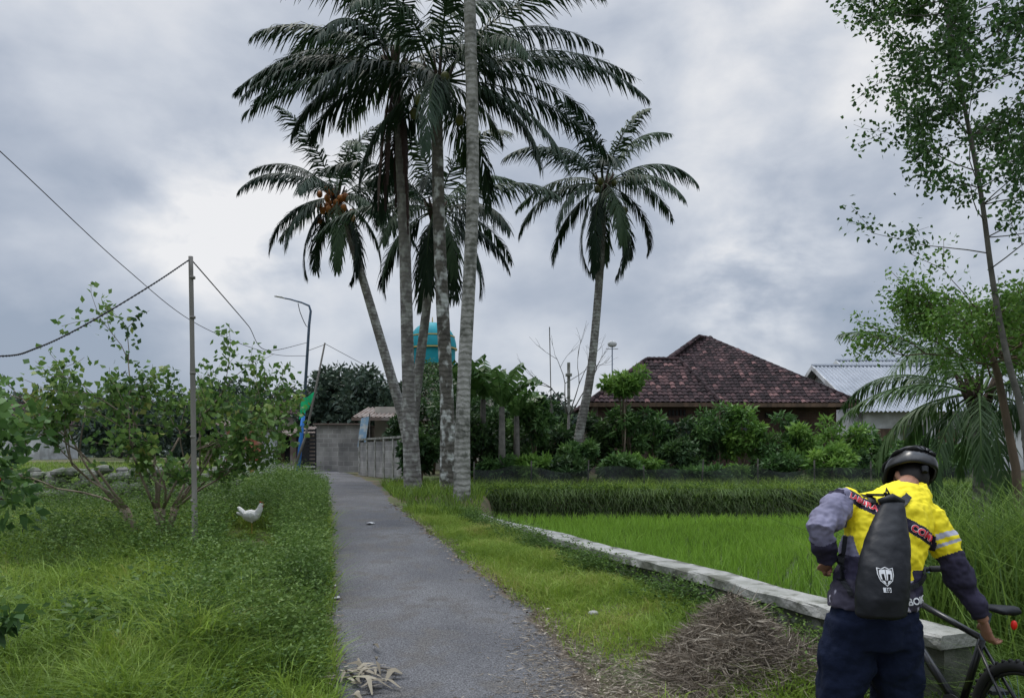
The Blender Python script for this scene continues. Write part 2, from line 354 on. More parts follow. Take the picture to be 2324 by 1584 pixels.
# straw litter
def straw(name,P,L,W,label,mat_=G_dry,updn=.12,tb=.5):
    n=len(P); an=R.uniform(0,2*np.pi,n); D=np.stack([np.cos(an),np.sin(an),R.normal(0,updn,n)],-1)
    V,F_=leaves(P,D,L,W); o=npmesh(name,V,F_,mat_,tint=np.repeat(np.clip(tb+R.normal(0,.25,n),0,1),4),origin=(0,0,0)); tag(o,label,'straw',kind='stuff')
n=14000; y=np.abs(R.normal(0,1.35,n))+3.9; x=xr(y)+R.normal(.2,.42,n)*np.interp(y,[4,7.5],[1.2,.3])
zz=np.maximum(H(x,y),prof(y)*(x<xr(y)))+.018
straw('straw_litter',np.stack([x,y,zz],-1),R.uniform(.02,.1,n),R.uniform(.003,.009,n),'dry brown straw scattered over the lane edge')
y=R.uniform(5,15,2200); x=np.where(R.random(2200)<.7,xr(y)+R.normal(0,.12,2200),xl(y)+np.abs(R.normal(0,.06,2200)))
straw('leaf_litter',np.stack([x,y,prof(y)+.025],-1),R.uniform(.02,.08,2200),R.uniform(.008,.022,2200),'fallen dry leaves along the lane edges')
# straw heap
hcx,hcy=1.6,5.5
def hh_(a,c): return .3*np.exp(-(a/.36)**2-(c/.34)**2)*(1+.4*wob(a,c,6)) + .14*np.exp(-((a-.32)/.3)**2-((c+.45)/.28)**2)
n=14000; hx=R.normal(0,1,n);hy=R.normal(0,1,n); rr=np.sqrt(hx**2+hy**2); kk=rr<2.1; hx,hy=hx[kk]*.32+.06,hy[kk]*.3-.1; n=len(hx)
X=hx+hcx;Y=hy+hcy; o_=[]; nn=30
for i in range(nn+1):
    for j in range(nn+1):
        a=(i/nn-.5)*1.8; c=(j/nn-.5)*1.8; o_.append((a+hcx,c+hcy,float(H(a+hcx,c+hcy))-.035+float(hh_(a,c))))
idx=np.arange((nn+1)**2).reshape(nn+1,nn+1)
straw_solid=mat('straw_solid',(.06,.048,.035),(.14,.11,.08),scale=30,rough=1,bump=1)
F_=np.stack([idx[:-1,:-1],idx[1:,:-1],idx[1:,1:],idx[:-1,1:]],-1).reshape(-1,4)
hp=npmesh('straw_heap',o_,F_,straw_solid,smooth=True); tag(hp,'heap of dry brown cut straw beside the stone wall','heap')
D=np.stack([R.normal(0,1,n),R.normal(0,1,n),R.normal(0,.4,n)],-1)
Pz=np.stack([X,Y,H(X,Y)+hh_(hx,hy)*R.uniform(.8,1.12,n)+.005],-1)
V,F_=leaves(Pz,D,R.uniform(.05,.2,n),R.uniform(.003,.01,n))
npmesh('straw_stalks',V,F_,G_dry,parent=hp,tint=np.repeat(np.clip(.42+.25*wob(X,Y,5)+R.normal(0,.25,n),0,1),4))['kind']='stuff'
# dried palm leaf pile by lane
b=Bd()
for i in range(46):
    a=R.normal(-.2,.7)+(math.pi if R.random()<.4 else 0); cx=-1.1+R.normal(0,.08); cy=5.35+R.normal(0,.18); L=R.uniform(.08,.24)
    z0=float(prof(cy))+.02+R.random()*.05
    d=Vector((math.cos(a),math.sin(a),0)); s=Vector((-d.y,d.x,R.uniform(-.4,.4)))*R.uniform(.01,.024)
    p=Vector((cx,cy,z0)); q=p+d*L*.5+Vector((0,0,R.uniform(0,.02))); r_=p+d*L; r_.z=float(prof(min(max(r_.y,5),6)))+.02+R.random()*.02
    b.add([p-s*.3,p+s*.3,q+s,q-s,r_+s*.3,r_-s*.3],[(0,1,2,3),(3,2,4,5)],0,R.uniform(.1,.8))
G_pile=leafmat('dried_leaf',[(.1,.085,.06),(.22,.19,.14),(.38,.34,.26)],.1,.8)
o=b.obj('dried_leaf_pile',G_pile); tag(o,'pile of dried pale palm leaves at the lane edge','leaf pile',kind='stuff')
# ------------------------------------------------------------------ retaining wall
m_conc=mat('weathered_concrete',(.36,.35,.32),(.22,.22,.19),scale=4,rough=.95,bump=.7,bscale=30,c3=(.12,.12,.095),s3=5)
m_stone=mat('wall_stone',(.2,.195,.175),(.11,.12,.09),scale=5,rough=.95,bump=.8,bscale=25,c3=(.05,.07,.03),s3=4)
m_mort=mat('wall_mortar',(.12,.12,.1),(.06,.07,.045),scale=8,rough=1,bump=.5)
rw=thing('retaining_wall','low stone retaining wall with pale concrete cap along paddy','wall',(xw(9),9,.3))
b=Bd(); dirw=Vector((-.383,1,0)).normalized(); nrm=Vector((dirw.y,-dirw.x,0))
def wp(y,off,z): return Vector((xw(y),y,z))+nrm*off
Y0=4.45
yy=list(np.arange(Y0,13.3,.12))
vs=[];fs=[]
for i,y in enumerate(yy):
    j=lambda s: .008*math.sin(y*s)+random.uniform(-.008,.008)
    e=.605+.01*math.sin(y*2)+random.uniform(-.003,.003)
    for (o_,z_) in ((-.03+j(7),e-.085),(-.03+j(5),e-.012+j(9)*.4),(-.015,e),(.26,e+j(4)*.3),(.28+j(6),e-.012),(.28,e-.085)): vs.append(wp(y,o_,z_))
for i in range(len(yy)-1):
    for k in range(6):
        a=i*6+k;c=i*6+(k+1)%6; fs.append((a,a+6,c+6,c))
fs.append((0,1,2,3,4,5)); fs.append(tuple(len(vs)-6+k for k in range(6))[::-1])
b.add(vs,fs); b.obj('cap',m_conc,parent=rw)
b=Bd(); ya=Y0+.02; b.add([wp(ya,.02,-.3),wp(ya,.26,-.3),wp(ya,.26,.52),wp(ya,.02,.52),wp(13.12,.02,-.2),wp(13.12,.26,-.2),wp(13.12,.26,.52),wp(13.12,.02,.52)],[(0,1,2,3),(4,7,6,5),(0,3,7,4),(1,5,6,2),(0,4,5,1),(3,2,6,7)]); b.obj('mortar_core',m_mort,parent=rw)
b=Bd()
for row in range(4):
    y=Y0+.12+row*.1
    while y<13:
        L=random.uniform(.1,.26); z=-.06+row*.16+random.uniform(-.03,.03); 
        M=Matrix.Rotation(random.uniform(-.5,.5),3,'Z')@Matrix.Rotation(math.atan2(dirw.y,dirw.x),3,'Z')@Matrix.Rotation(random.uniform(-.4,.4),3,'Y')
        b.ell(wp(y,.035,z),(L*.5,.045,random.uniform(.06,.085)),6,4,0,M); y+=L*.93
b.obj('stone_face',m_stone,parent=rw)
# ------------------------------------------------------------------ palms
G_palm=leafmat('palm_green',[(.009,.022,.013),(.019,.042,.019),(.045,.08,.028)],.18,.6,.2)
G_palm_y=leafmat('palm_young',[(.02,.05,.018),(.05,.1,.03),(.09,.16,.04)],.25,.5,.3)
G_brown=leafmat('palm_dead',[(.03,.02,.018),(.06,.037,.032),(.11,.08,.06)],.1,.8)
def ringmat(name,c1,c2,c3,ring=.25,ws=2.6):
    m=mat(name,c1,c2,scale=6,rough=.95,bump=.6,bscale=14,stretch=(1,1,.7),c3=c3,s3=5)
    nt=m.node_tree;N=nt.nodes;L=nt.links
    p=[n for n in N if n.type=='BSDF_PRINCIPLED'][0]
    tc=[n for n in N if n.type=='TEX_COORD'][0]
    w=N.new('ShaderNodeTexWave'); w.wave_type='BANDS'; w.bands_direction='Z'; w.inputs['Scale'].default_value=ws; w.inputs['Distortion'].default_value=4; w.inputs['Detail'].default_value=4; w.inputs['Detail Scale'].default_value=3
    L.new(tc.outputs['Object'],w.inputs[0])
    bp=N.new('ShaderNodeBump'); bp.inputs['Strength'].default_value=.5; bp.inputs['Distance'].default_value=.02
    L.new(w.outputs[1],bp.inputs['Height'])
    old=p.inputs['Normal'].links[0].from_node; L.new(old.outputs[0],bp.inputs['Normal']); L.new(bp.outputs[0],p.inputs['Normal'])
    src=p.inputs['Base Color'].links[0].from_socket
    mx=N.new('ShaderNodeMix'); mx.data_type='RGBA'; mx.blend_type='MULTIPLY'; mx.inputs[0].default_value=ring
    L.new(src,mx.inputs[6]); L.new(w.outputs[0],mx.inputs[7]); L.new(mx.outputs[2],p.inputs['Base Color'])
    return m
T_light=ringmat('palm_bark_light',(.34,.33,.3),(.22,.215,.19),(.13,.13,.11),.1)
T_moss=ringmat('palm_bark_mottled',(.13,.12,.1),(.07,.065,.055),(.44,.45,.42),.1)
T_mid=ringmat('palm_bark_grey',(.22,.21,.19),(.13,.12,.11),(.32,.32,.29),.12)
def smooth_path(pts,n):
    pts=[np.array(p,dtype=float) for p in pts]; P=[pts[0]*2-pts[1]]+pts+[pts[-1]*2-pts[-2]]; out=[]
    seg=len(pts)-1
    for i in range(n+1):
        u=i/n*seg; k=min(int(u),seg-1); t=u-k; a,b_,c,d=P[k],P[k+1],P[k+2],P[k+3]
        out.append(.5*((2*b_)+(-a+c)*t+(2*a-5*b_+4*c-d)*t*t+(-a+3*b_-3*c+d)*t**3))
    return out
def frond(c,az,e0,L,droop,nl=90,ll=.62,tw=0,lw=.028,hang=1.0):
    t=np.linspace(0,1,26); e=e0-droop*(t**1.25)
    a=az+tw*t
    ds=L/25; x=np.cumsum(np.cos(e)*np.cos(a))*ds; y=np.cumsum(np.cos(e)*np.sin(a))*ds; z=np.cumsum(np.sin(e))*ds
    Pc=np.stack([x,y,z],-1)+np.array(c)
    tt=np.linspace(.13,.995,nl)+R.normal(0,.003,nl); tt=np.clip(tt,0,1)
    P=np.stack([np.interp(tt,t,Pc[:,i]) for i in range(3)],-1)
    ee=np.interp(tt,t,e); aa=np.interp(tt,t,a)
    T=np.stack([np.cos(ee)*np.cos(aa),np.cos(ee)*np.sin(aa),np.sin(ee)],-1)
    Sd=np.stack([-np.sin(aa),np.cos(aa),np.zeros(nl)],-1)
    gap=np.sin(tt*37+az*5)+np.sin(tt*61+az*9)<-1.4
    Vs=[]
    for sg in (-1,1):
        keep=(R.random(nl)>.07)&~(gap&(sg>0))
        l=ll*np.clip(np.sin(np.pi*(.14+.82*tt))**.6,.18,1)*R.uniform(.7,1.2,nl)*keep
        fwd=.45+.6*tt
        d1=T*fwd[:,None]+Sd*sg*R.uniform(.35,.8,nl)[:,None]+np.array([0,0,-1])*(R.uniform(.2,.75,nl)*hang)[:,None]
        d1/=np.linalg.norm(d1,axis=1,keepdims=True)
        d2=d1*.75+np.array([0,0,-1])*(hang*R.uniform(.4,1.3,nl))[:,None]; d2/=np.linalg.norm(d2,axis=1,keepdims=True)
        w=T-d1*np.sum(T*d1,1,keepdims=True); w/=np.maximum(np.linalg.norm(w,axis=1,keepdims=True),1e-6)
        w=w*lw/2
        m=P+d1*(l*.5)[:,None]; e_=m+d2*(l*.5)[:,None]
        Vs.append(np.stack([P-w*.6,P+w*.6,m+w,m-w,e_+w*.1,e_-w*.1],1).reshape(-1,3))
    V=np.concatenate(Vs); n=2*nl; k=np.arange(n)[:,None]*6
    F_=np.concatenate([k+np.array([0,1,2,3]),k+np.array([3,2,4,5])],1).reshape(-1,4)
    r=np.interp(t,[0,.2,1],[.04,.022,.005]); up=np.array([0,0,1.0])
    Sc=np.stack([-np.sin(a),np.cos(a),np.zeros(26)],-1)
    q=[Pc+Sc*r[:,None],Pc+up*r[:,None]*.7,Pc-Sc*r[:,None],Pc-up*r[:,None]*.7]
    RV=np.stack(q,1).reshape(-1,3); i_=np.arange(25)[:,None]*4
    RF=np.concatenate([np.stack([i_[:,0]+j,i_[:,0]+(j+1)%4,i_[:,0]+4+(j+1)%4,i_[:,0]+4+j],-1) for j in range(4)])
    return np.concatenate([V,RV]),np.concatenate([F_,RF+len(V)]),len(RV)
def join(parts):
    Vs=[];Fs=[];Ts=[];o=0
    for V,F_,t in parts: Vs.append(V);Fs.append(F_+o);Ts.append(t);o+=len(V)
    return np.concatenate(Vs),np.concatenate(Fs),np.concatenate(Ts)
def palm(label,path,rads,crown,fr,bark,L,n=24,ll=.62,seed=1,coco=None,leaf=G_palm,specs=None,dead=0,lw=.03,emin=-.7,nl=90,hang=1.0,group='coconut palms beside the lane'):
    global R; R=np.random.default_rng(seed)
    base=path[0]
    e=thing('palm_tree',label,'palm tree',base,group)
    b=Bd(); P=smooth_path(path,90); rr=np.interp(np.linspace(0,1,91),np.linspace(0,1,len(rads)),rads)
    rr=[r*(1+.02*(i%2)) for i,r in enumerate(rr)]
    b.tube(P,rr,16); b.obj('trunk',bark,parent=e,smooth=True)
    parts=[]; c=np.array(crown)
    S_=specs if specs else []
    for i in range(n):
        u=(i+.5)/n; az=i*2.39996+seed; e0=1.45-(1.45-emin)*u**.9+R.normal(0,.08)
        S_=S_+[(az,e0,L*R.uniform(.85,1.08)*(.8+.2*math.sin(math.pi*min(u*1.6,1))),R.uniform(1.2,1.75)*(1.0-.25*u),R.normal(0,.25))]
    for (az,e0,Lf,dr,tw) in S_:
        V,F_,nr=frond(c+np.array([math.cos(az)*.1,math.sin(az)*.1,0]),az,e0,Lf,dr,nl=nl,ll=ll*R.uniform(.85,1.1),tw=tw,lw=lw,hang=hang*R.uniform(.7,1.2))
        t=np.clip(R.uniform(.05,.85)+R.normal(0,.1,len(V)),0,1); t[-nr:]=.95; parts.append((V,F_,t))
    V,F_,t=join(parts); npmesh('crown',V,F_,leaf,parent=e,tint=t)
    b=Bd()
    for i in range(14):
        a=R.uniform(0,6.28); b.tube([c+np.array([0,0,-.55]),c+np.array([math.cos(a)*.15,math.sin(a)*.15,-.1]),c+np.array([math.cos(a)*.35,math.sin(a)*.35,.35])],[.09,.06,.02],6)
    b.obj('frond_bases',fr,parent=e,smooth=True)
    if dead:
        parts=[]
        for i in range(dead):
            az=R.uniform(0,6.28); V,F_,nr=frond(c+np.array([math.cos(az)*.1,math.sin(az)*.1,-.3]),az,-1.38,L*R.uniform(.5,.95),.18,nl=60,ll=.28,tw=0,lw=lw*.8,hang=2)
            parts.append((V,F_,np.clip(R.uniform(.1,.8)+R.normal(0,.12,len(V)),0,1)))
        V,F_,t=join(parts); npmesh('dead_fronds',V,F_,G_brown,parent=e,tint=t)
    if coco:
        for i in range(coco[0]):
            b=Bd(); a=R.uniform(0,6.28) if coco[3] is None else R.normal(coco[3],.8); rr_=R.uniform(.3,.75)
            b.ell(c+np.array([math.cos(a)*rr_,math.sin(a)*rr_,R.uniform(-.9,.15)]),(coco[1],coco[1],coco[1]*1.2),9,6,t=R.random())
            b.obj('coconut',coco[2],parent=e,smooth=True)
    return e
M_fib=mat('palm_fibre',(.06,.045,.03),(.03,.02,.015),scale=8,rough=1)
M_coO=mat('orange_coconut',(.42,.16,.03),(.24,.085,.02),scale=3,rough=.6)
M_coG=mat('green_coconut',(.12,.13,.03),(.07,.07,.02),scale=3,rough=.5)
zb=lambda x,y: float(H(x,y))-.1
palm('tall pale-trunked coconut palm at the edge of the verge',[(-1.02,15,zb(-1,15)),(-.98,15,3),(-.8,15,7),(-.86,15,11),(-.93,15,14.4)],[.18,.138,.125,.118,.11],(-.93,15,14.5),M_fib,T_light,4.2,14,.78,seed=3,lw=.038)
palm('coconut palm with mottled lichen trunk and huge drooping crown',[(-1.45,17,zb(-1.4,17)),(-1.5,17,3),(-1.66,17,6.5),(-1.74,17,9.9)],[.22,.155,.14,.13],(-1.68,17,10.3),M_fib,T_moss,4.3,16,.88,seed=5,lw=.042,coco=(7,.11,M_coG,None),emin=-.7,nl=92,
 specs=[(0.15,.55,4.8,1.0,.1),(-.2,.3,4.8,1.1,0),(.25,.1,4.4,.9,.1),(3.0,.45,4.5,1.1,0),(3.3,.15,4.3,.9,0),(-.4,-.3,4.0,.9,0),(.5,1.0,4.7,1.4,-.2)])
palm('coconut palm with brown dead fronds hanging under its crown',[(-2.4,18,zb(-2.4,18)),(-2.52,18,3.5),(-2.62,18,7),(-2.78,18,10.5),(-2.85,18,10.9)],[.23,.155,.14,.13,.12],(-2.85,18,11.1),M_fib,T_mid,4.0,13,.85,seed=8,lw=.042,dead=9,emin=-.2,nl=92,specs=[(2.9,.6,4.0,1.3,0),(3.3,.25,3.8,1.1,0),(3.6,.0,3.7,.9,0)])
palm('smaller leaning coconut palm bearing orange coconuts',[(-3.5,26,zb(-3.5,26)),(-3.75,26,2.6),(-4.3,26,4.6),(-5.0,26,7.0),(-5.75,26,9.5),(-6.1,26,10.5)],[.24,.19,.17,.15,.13,.11],(-6.15,26,10.7),M_fib,T_mid,3.8,22,.82,seed=12,lw=.05,coco=(26,.11,M_coO,-1.5),emin=-1.0,nl=74)
palm('coconut palm standing behind the other trunks',[(-3.1,22,zb(-3,22)),(-2.85,22,3.5),(-2.55,22,6),(-2.3,22,8.6)],[.2,.15,.13,.12],(-2.28,22,8.9),M_fib,T_mid,3.8,23,.85,seed=17,lw=.046,emin=-1.05,nl=76)
palm('slender coconut palm curving up from the garden',[(2.05,25,zb(2,25)),(2.3,25,2.5),(2.68,25,4.6),(2.98,25,8),(3.08,25,10.5)],[.22,.16,.14,.13,.12],(3.1,25,10.8),M_fib,T_mid,3.8,23,.82,seed=23,lw=.05,coco=(6,.11,M_coG,None),emin=-1.1,nl=74)
palm('young palm with arching fronds in front of houses',[(8.3,13,zb(8.3,13)),(8.25,13,1.6),(8.2,13,2.7)],[.17,.14,.11],(8.2,13,2.75),M_fib,T_mid,2.8,24,.6,seed=31,leaf=G_palm_y,emin=-.7,nl=70,lw=.03)
R=np.random.default_rng(99)
# ------------------------------------------------------------------ broadleaf trees
B_bark=mat('bark_brown',(.17,.12,.085),(.1,.075,.055),scale=8,rough=.95,bump=.6,stretch=(1,1,.3))
B_pale=mat('bark_pale',(.26,.21,.155),(.15,.12,.09),scale=8,rough=.95,bump=.5,stretch=(1,1,.3))
B_grey=mat('bark_grey',(.16,.15,.13),(.09,.085,.075),scale=8,rough=.95,bump=.5)
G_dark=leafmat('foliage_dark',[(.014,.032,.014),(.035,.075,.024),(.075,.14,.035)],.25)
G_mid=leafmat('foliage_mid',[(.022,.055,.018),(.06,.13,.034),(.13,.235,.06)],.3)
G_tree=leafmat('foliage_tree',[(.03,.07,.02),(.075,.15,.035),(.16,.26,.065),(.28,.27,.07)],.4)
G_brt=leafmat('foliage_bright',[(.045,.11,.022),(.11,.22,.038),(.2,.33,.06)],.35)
G_far=leafmat('foliage_far_hazed',[(.022,.038,.03),(.04,.066,.045),(.07,.1,.06)],.2)  # blue-grey distance haze mixed into the leaf colours
def clumps(cs,n,ll,lw,up=.0,tb=.5):
    Ps=[];Ds=[];Ts=[]
    for (c,r) in cs:
        c=np.array(c,dtype=float); r=np.array(r if hasattr(r,'__len__') else (r,r,r))
        k=int(n); d=R.normal(size=(k,3)); d/=np.linalg.norm(d,axis=1,keepdims=True)
        q=(R.random(k)**.45)[:,None]*d
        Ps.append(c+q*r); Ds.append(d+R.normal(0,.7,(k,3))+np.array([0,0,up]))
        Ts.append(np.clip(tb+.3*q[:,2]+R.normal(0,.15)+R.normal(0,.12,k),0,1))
    P=np.concatenate(Ps);D=np.concatenate(Ds);t=np.concatenate(Ts)
    V,F_=leaves(P,D,ll*R.uniform(.6,1.3,len(P)),lw*R.uniform(.7,1.3,len(P)))
    return V,F_,np.repeat(t,4)
def bushtree(name,label,cat,x,y,ztop,w,leaf,nc=26,per=130,ll=.14,lw=.07,zlow=None,group=None,bark=B_bark,depth=None,top=.5,rs=1.0):
    zg=float(H(x,y)); zlow=zg+.3 if zlow is None else zlow
    e=thing(name,label,cat,(x,y,zg),group)
    cs=[]; hh=(ztop-zlow)/2; cz=(ztop+zlow)/2; dp=depth or w*.8
    b=Bd(); 
    b.tube([(x,y,zg-.1),(x+.05*w,y,zg+(cz-zg)*.5),(x,y,cz)],[max(.03,w*.025),max(.025,w*.018),.02],8)
    for i in range(nc):
        d=R.normal(size=3); d/=np.linalg.norm(d); q=d*R.random()**.35
        c=(x+q[0]*w*.45,y+q[1]*dp*.42,cz+q[2]*hh*.85)
        r=R.uniform(.1,.23)*min(w,2*hh)*rs
        cs.append((c,(r*1.1,r*1.1,r*.75)))
        if i%2==0: b.tube([(x,y,zg+(cz-zg)*R.uniform(.3,.9)),((x+c[0])/2,(y+c[1])/2,(cz+c[2])/2-.1*hh),c],[max(.018,w*.01),.013,.006],5)
    b.obj('trunk',bark,parent=e,smooth=True)
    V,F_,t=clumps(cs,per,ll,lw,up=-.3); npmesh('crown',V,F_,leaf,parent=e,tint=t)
    return e
def grow(b,tips,p,d,L,r,lvl,spread=.55,up=.15,n=(2,3),seg=3,shr=.72):
    pts=[p];dd=Vector(d)
    for i in range(seg):
        dd=(dd+Vector(R.normal(0,.12,3))+Vector((0,0,up*.3))).normalized(); pts.append(pts[-1]+dd*L/seg)
    b.tube(pts,[r*(1-.4*i/seg) for i in range(seg+1)],6 if lvl>1 else 4)
    if lvl<=1: tips.append((pts,r))
    if lvl==0: return
    for k in range(R.integers(n[0],n[1]+1)):
        nd=(dd+Vector(R.normal(0,spread,3))+Vector((0,0,up))).normalized()
        st=pts[-1] if k<2 else pts[-2]
        grow(b,tips,st,nd,L*shr*R.uniform(.75,1.2),r*.58,lvl-1,spread,up,n,seg,shr)
def tipleaves(tips,per,ll,lw,spr,droop=-.3,tb=.5):
    P=[];D=[];T=[]
    for pts,r in tips:
        tt=R.normal(tb,.14)
        for i in range(per):
            u=R.random()*(len(pts)-1); k=min(int(u),len(pts)-2); q=pts[k].lerp(pts[k+1],u-k)
            P.append(np.array(q)+R.normal(0,spr,3)); D.append(R.normal(0,1,3)+np.array([0,0,droop])); T.append(tt+R.normal(0,.12))
    P=np.array(P);D=np.array(D)
    V,F_=leaves(P,D,ll*R.uniform(.6,1.25,len(P)),lw*R.uniform(.7,1.25,len(P)))
    return V,F_,np.repeat(np.clip(T,0,1),4)
# small tree on the left plot
e=thing('small_tree','small spreading tree with forked pale trunks and heart-shaped leaves','tree',(-4.9,10.3,float(H(-4.9,10.3))))
b=Bd();tips=[]; z0=float(H(-4.9,10.3))-.05
for (dx,dy,dz,L) in [(-.7,0,.8,1.6),(-.3,.2,1,1.5),(.2,-.1,1,1.5),(.6,.1,.85,1.5),(-.05,-.4,1,1.35),(-1.0,.3,.55,1.7),(.4,.4,.9,1.4),(-.05,0,1,2.0),(.8,-.1,.65,1.25),(-.6,-.4,.6,1.4),(.35,-.4,.5,.9),(.62,.2,1,1.6),(-1.0,-.1,.8,1.8),(-.15,.1,1.1,1.75),(.75,.1,.45,1.1)]:
    bs=Vector((-4.9+(.0 if dx>-.5 else -.25)+dx*.05,10.3+dy*.1,z0)); sp=bs+Vector((dx*.25,dy*.2,.55))
    b.tube([bs,bs.lerp(sp,.5)+Vector((.02,0,.02)),sp],[.036,.03,.026],8)
    grow(b,tips,sp,Vector((dx,dy,dz)).normalized(),L*.62,.02,3,.52,.08,(2,3),3,.7)
b.obj('trunk',B_pale,parent=e,smooth=True)
V,F_,t=tipleaves(tips,17,.098,.074,.075,tb=.45); npmesh('crown',V,F_,G_tree,parent=e,tint=t)
# tall sparse tree, right
e=thing('tall_tree','tall slender tree with sparse feathery leaflets','tree',(6.4,9,float(H(6.4,9))))
b=Bd();tips=[]; P=smooth_path([(6.35,9,-.1),(6.25,9,1.9),(6.02,9,2.9),(5.85,9,3.8),(5.7,9,4.9),(5.47,9,6.1),(5.28,9,7.1),(5.2,9,7.8)],40)
b.tube(P,np.linspace(.045,.013,41),9)
for i in range(72):
    k=int(R.integers(18,41)); p=Vector(P[k]); s=np.interp(k,[14,40],[1.1,.85]); a=R.uniform(0,6.28)
    if k<23 and R.random()<.5: continue
    grow(b,tips,p,Vector((math.cos(a)+.1,math.sin(a)*.8,.3)).normalized(),s*R.uniform(.42,.75),.008,2,.55,.05,(2,3),3,.7)
b.obj('trunk',B_grey,parent=e,smooth=True)
V,F_,t=tipleaves(tips,28,.07,.045,.075,tb=.45); npmesh('crown',V,F_,G_mid,parent=e,tint=t)
# bright feathery tree under it
e=thing('feathery_tree','bright green feathery tree with light arching branches','tree',(6.85,10.2,float(H(6.85,10.2))))
b=Bd();tips=[]; b.tube([(7.05,10.2,0),(6.95,10.2,1.5),(6.7,10.2,2.8),(6.5,10.2,3.4)],[.065,.055,.045,.03],8)
for i in range(40):
    a=R.uniform(0,6.28); grow(b,tips,Vector((6.65+R.normal(0,.2),10.2,R.uniform(2.75,3.8))),Vector((math.cos(a)*1.2-.1,math.sin(a)*.7,.25)).normalized(),R.uniform(.5,.85),.014,2,.5,.0,(2,3),3,.7)
b.obj('trunk',B_bark,parent=e,smooth=True)
V,F_,t=tipleaves(tips,44,.072,.04,.09,tb=.5); npmesh('crown',V,F_,G_brt,parent=e,tint=t)
# citrus tree at near left edge
e=thing('citrus_tree','glossy-leaved citrus tree with tiny red flowers','tree',(-3.7,4.4,float(H(-3.7,4.4))))
b=Bd(); b.tube([(-3.7,4.4,-.1),(-3.65,4.3,1),(-3.6,4.3,1.7)],[.05,.04,.03],8)
cs=[]
for i in range(110):
    d=R.normal(size=3); d/=np.linalg.norm(d); q=d*R.random()**.3
    c=(-3.45+q[0]*.62,4.2+q[1]*.7,1.66+q[2]*.72); cs.append((c,.13))
    if i%3==0: b.tube([(-3.65,4.3,R.uniform(.8,1.6)),c],[.014,.005],5)
for c in [(-2.8,4.1,.8),(-2.87,4.1,.74)]: cs.append((c,.06)); b.tube([(-3.7,4.3,.5),(-3.2,4.2,.7),c],[.014,.01,.005],5)
b.obj('trunk',B_bark,parent=e,smooth=True)
V,F_,t=clumps(cs,30,.085,.045,up=-.2); npmesh('crown',V,F_,G_mid,parent=e,tint=t)
M_rfl=mat('red_flower',(.55,.03,.02),rough=.6)
for i in range(6): 
    b=Bd(); b.ell((-2.8+R.normal(0,.05),3.95+R.normal(0,.08),1.65+R.normal(0,.2)),(.012,.012,.012),6,4); b.obj('flower',M_rfl,parent=e)
# garden shrubs in front of tiled house
grp='leafy garden shrubs along the net fence'
SH=[(-.9,24,3.6,1.8,G_dark,None),(.0,25,3.3,1.7,G_mid,None),(.72,24,3.75,1.3,G_mid,2.0),(1.3,26,3.0,1.6,G_dark,None),(3.0,26,3.2,1.6,G_dark,None),(3.75,25,4.9,1.6,G_brt,3.5),(4.0,25.4,3.6,1.7,G_mid,1.5),(4.9,26,3.2,1.8,G_mid,None),(6.2,26,3.0,1.8,G_dark,1.0),(7.2,26,3.6,1.9,G_mid,1.5),(8.1,26,3.5,1.8,G_brt,1.2),(9.0,25.5,3.2,1.9,G_mid,None),(9.9,25,2.8,1.7,G_brt,None),(10.9,25,3.1,2.2,G_brt,None),(12.0,25.5,2.6,1.9,G_mid,None),(5.5,24,2.3,1.6,G_dark,None),(2.2,24,2.1,1.5,G_mid,None),(13.6,26,2.3,2.2,G_mid,None),(15.5,27,2.3,2.4,G_mid,None),(17.5,28,2.2,2.2,G_dark,None)]
for i in range(16): SH.append((-1.2+i*.98+R.normal(0,.2),R.uniform(21.5,24),R.uniform(1.2,2.1),R.uniform(1.2,1.8),(G_dark,G_mid,G_brt)[i%3],.8))
for (x,y,zt,w,lf,zl) in SH:
    bushtree('garden_shrub','leafy green garden shrub behind the net fence','shrub',x,y,zt,w,lf,nc=20,per=95,ll=.22,lw=.08,zlow=zl,group=grp,bark=B_pale,rs=.92)
for (x,y,zt,w) in [(-2.6,21,2.3,1.3),(-1.2,23,3.0,1.8),(-.2,28,4.3,2.4),(1.6,30,3.9,2.2),(-2.0,27,4.4,2.4),(-3.2,30,4.6,2.6),(-4.3,31,3.6,1.8),(-3.4,38,6.9,3.4),(-4.9,42,7.5,3.0),(-1.6,36,5.6,3)]:
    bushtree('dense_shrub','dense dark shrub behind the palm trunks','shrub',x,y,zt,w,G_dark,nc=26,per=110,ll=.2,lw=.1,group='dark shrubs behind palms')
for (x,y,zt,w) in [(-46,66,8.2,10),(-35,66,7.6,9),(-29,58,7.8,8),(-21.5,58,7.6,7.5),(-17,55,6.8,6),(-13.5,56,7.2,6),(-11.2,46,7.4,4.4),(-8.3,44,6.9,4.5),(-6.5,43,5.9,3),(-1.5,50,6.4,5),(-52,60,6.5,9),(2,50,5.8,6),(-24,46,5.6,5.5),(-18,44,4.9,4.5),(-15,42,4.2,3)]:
    bushtree('background_tree','dark leafy tree in the haze-tinted village tree line','tree',x,y,zt,w,G_far,nc=50,per=110,ll=.34,lw=.2,group='village tree line',bark=B_grey)
cs=[]
for i in range(420):
    x=R.uniform(-90,60); y=R.uniform(75,95); cs.append(((x,y,R.uniform(1.5,5.2+1.2*math.sin(x*.3))),R.uniform(1.2,2.2)))
V,F_,t=clumps(cs,60,.8,.5); o=npmesh('distant_woodland',V,F_,G_far,tint=t); tag(o,'distant haze-tinted woodland closing the view','woodland',kind='stuff')
e=thing('bare_tree','leafless tree with thin spreading branches','tree',(2.1,28,float(H(2.1,28)))); b=Bd();tips=[]
b.tube([(2.1,28,.7),(2.15,28,3.2)],[.08,.05],7)
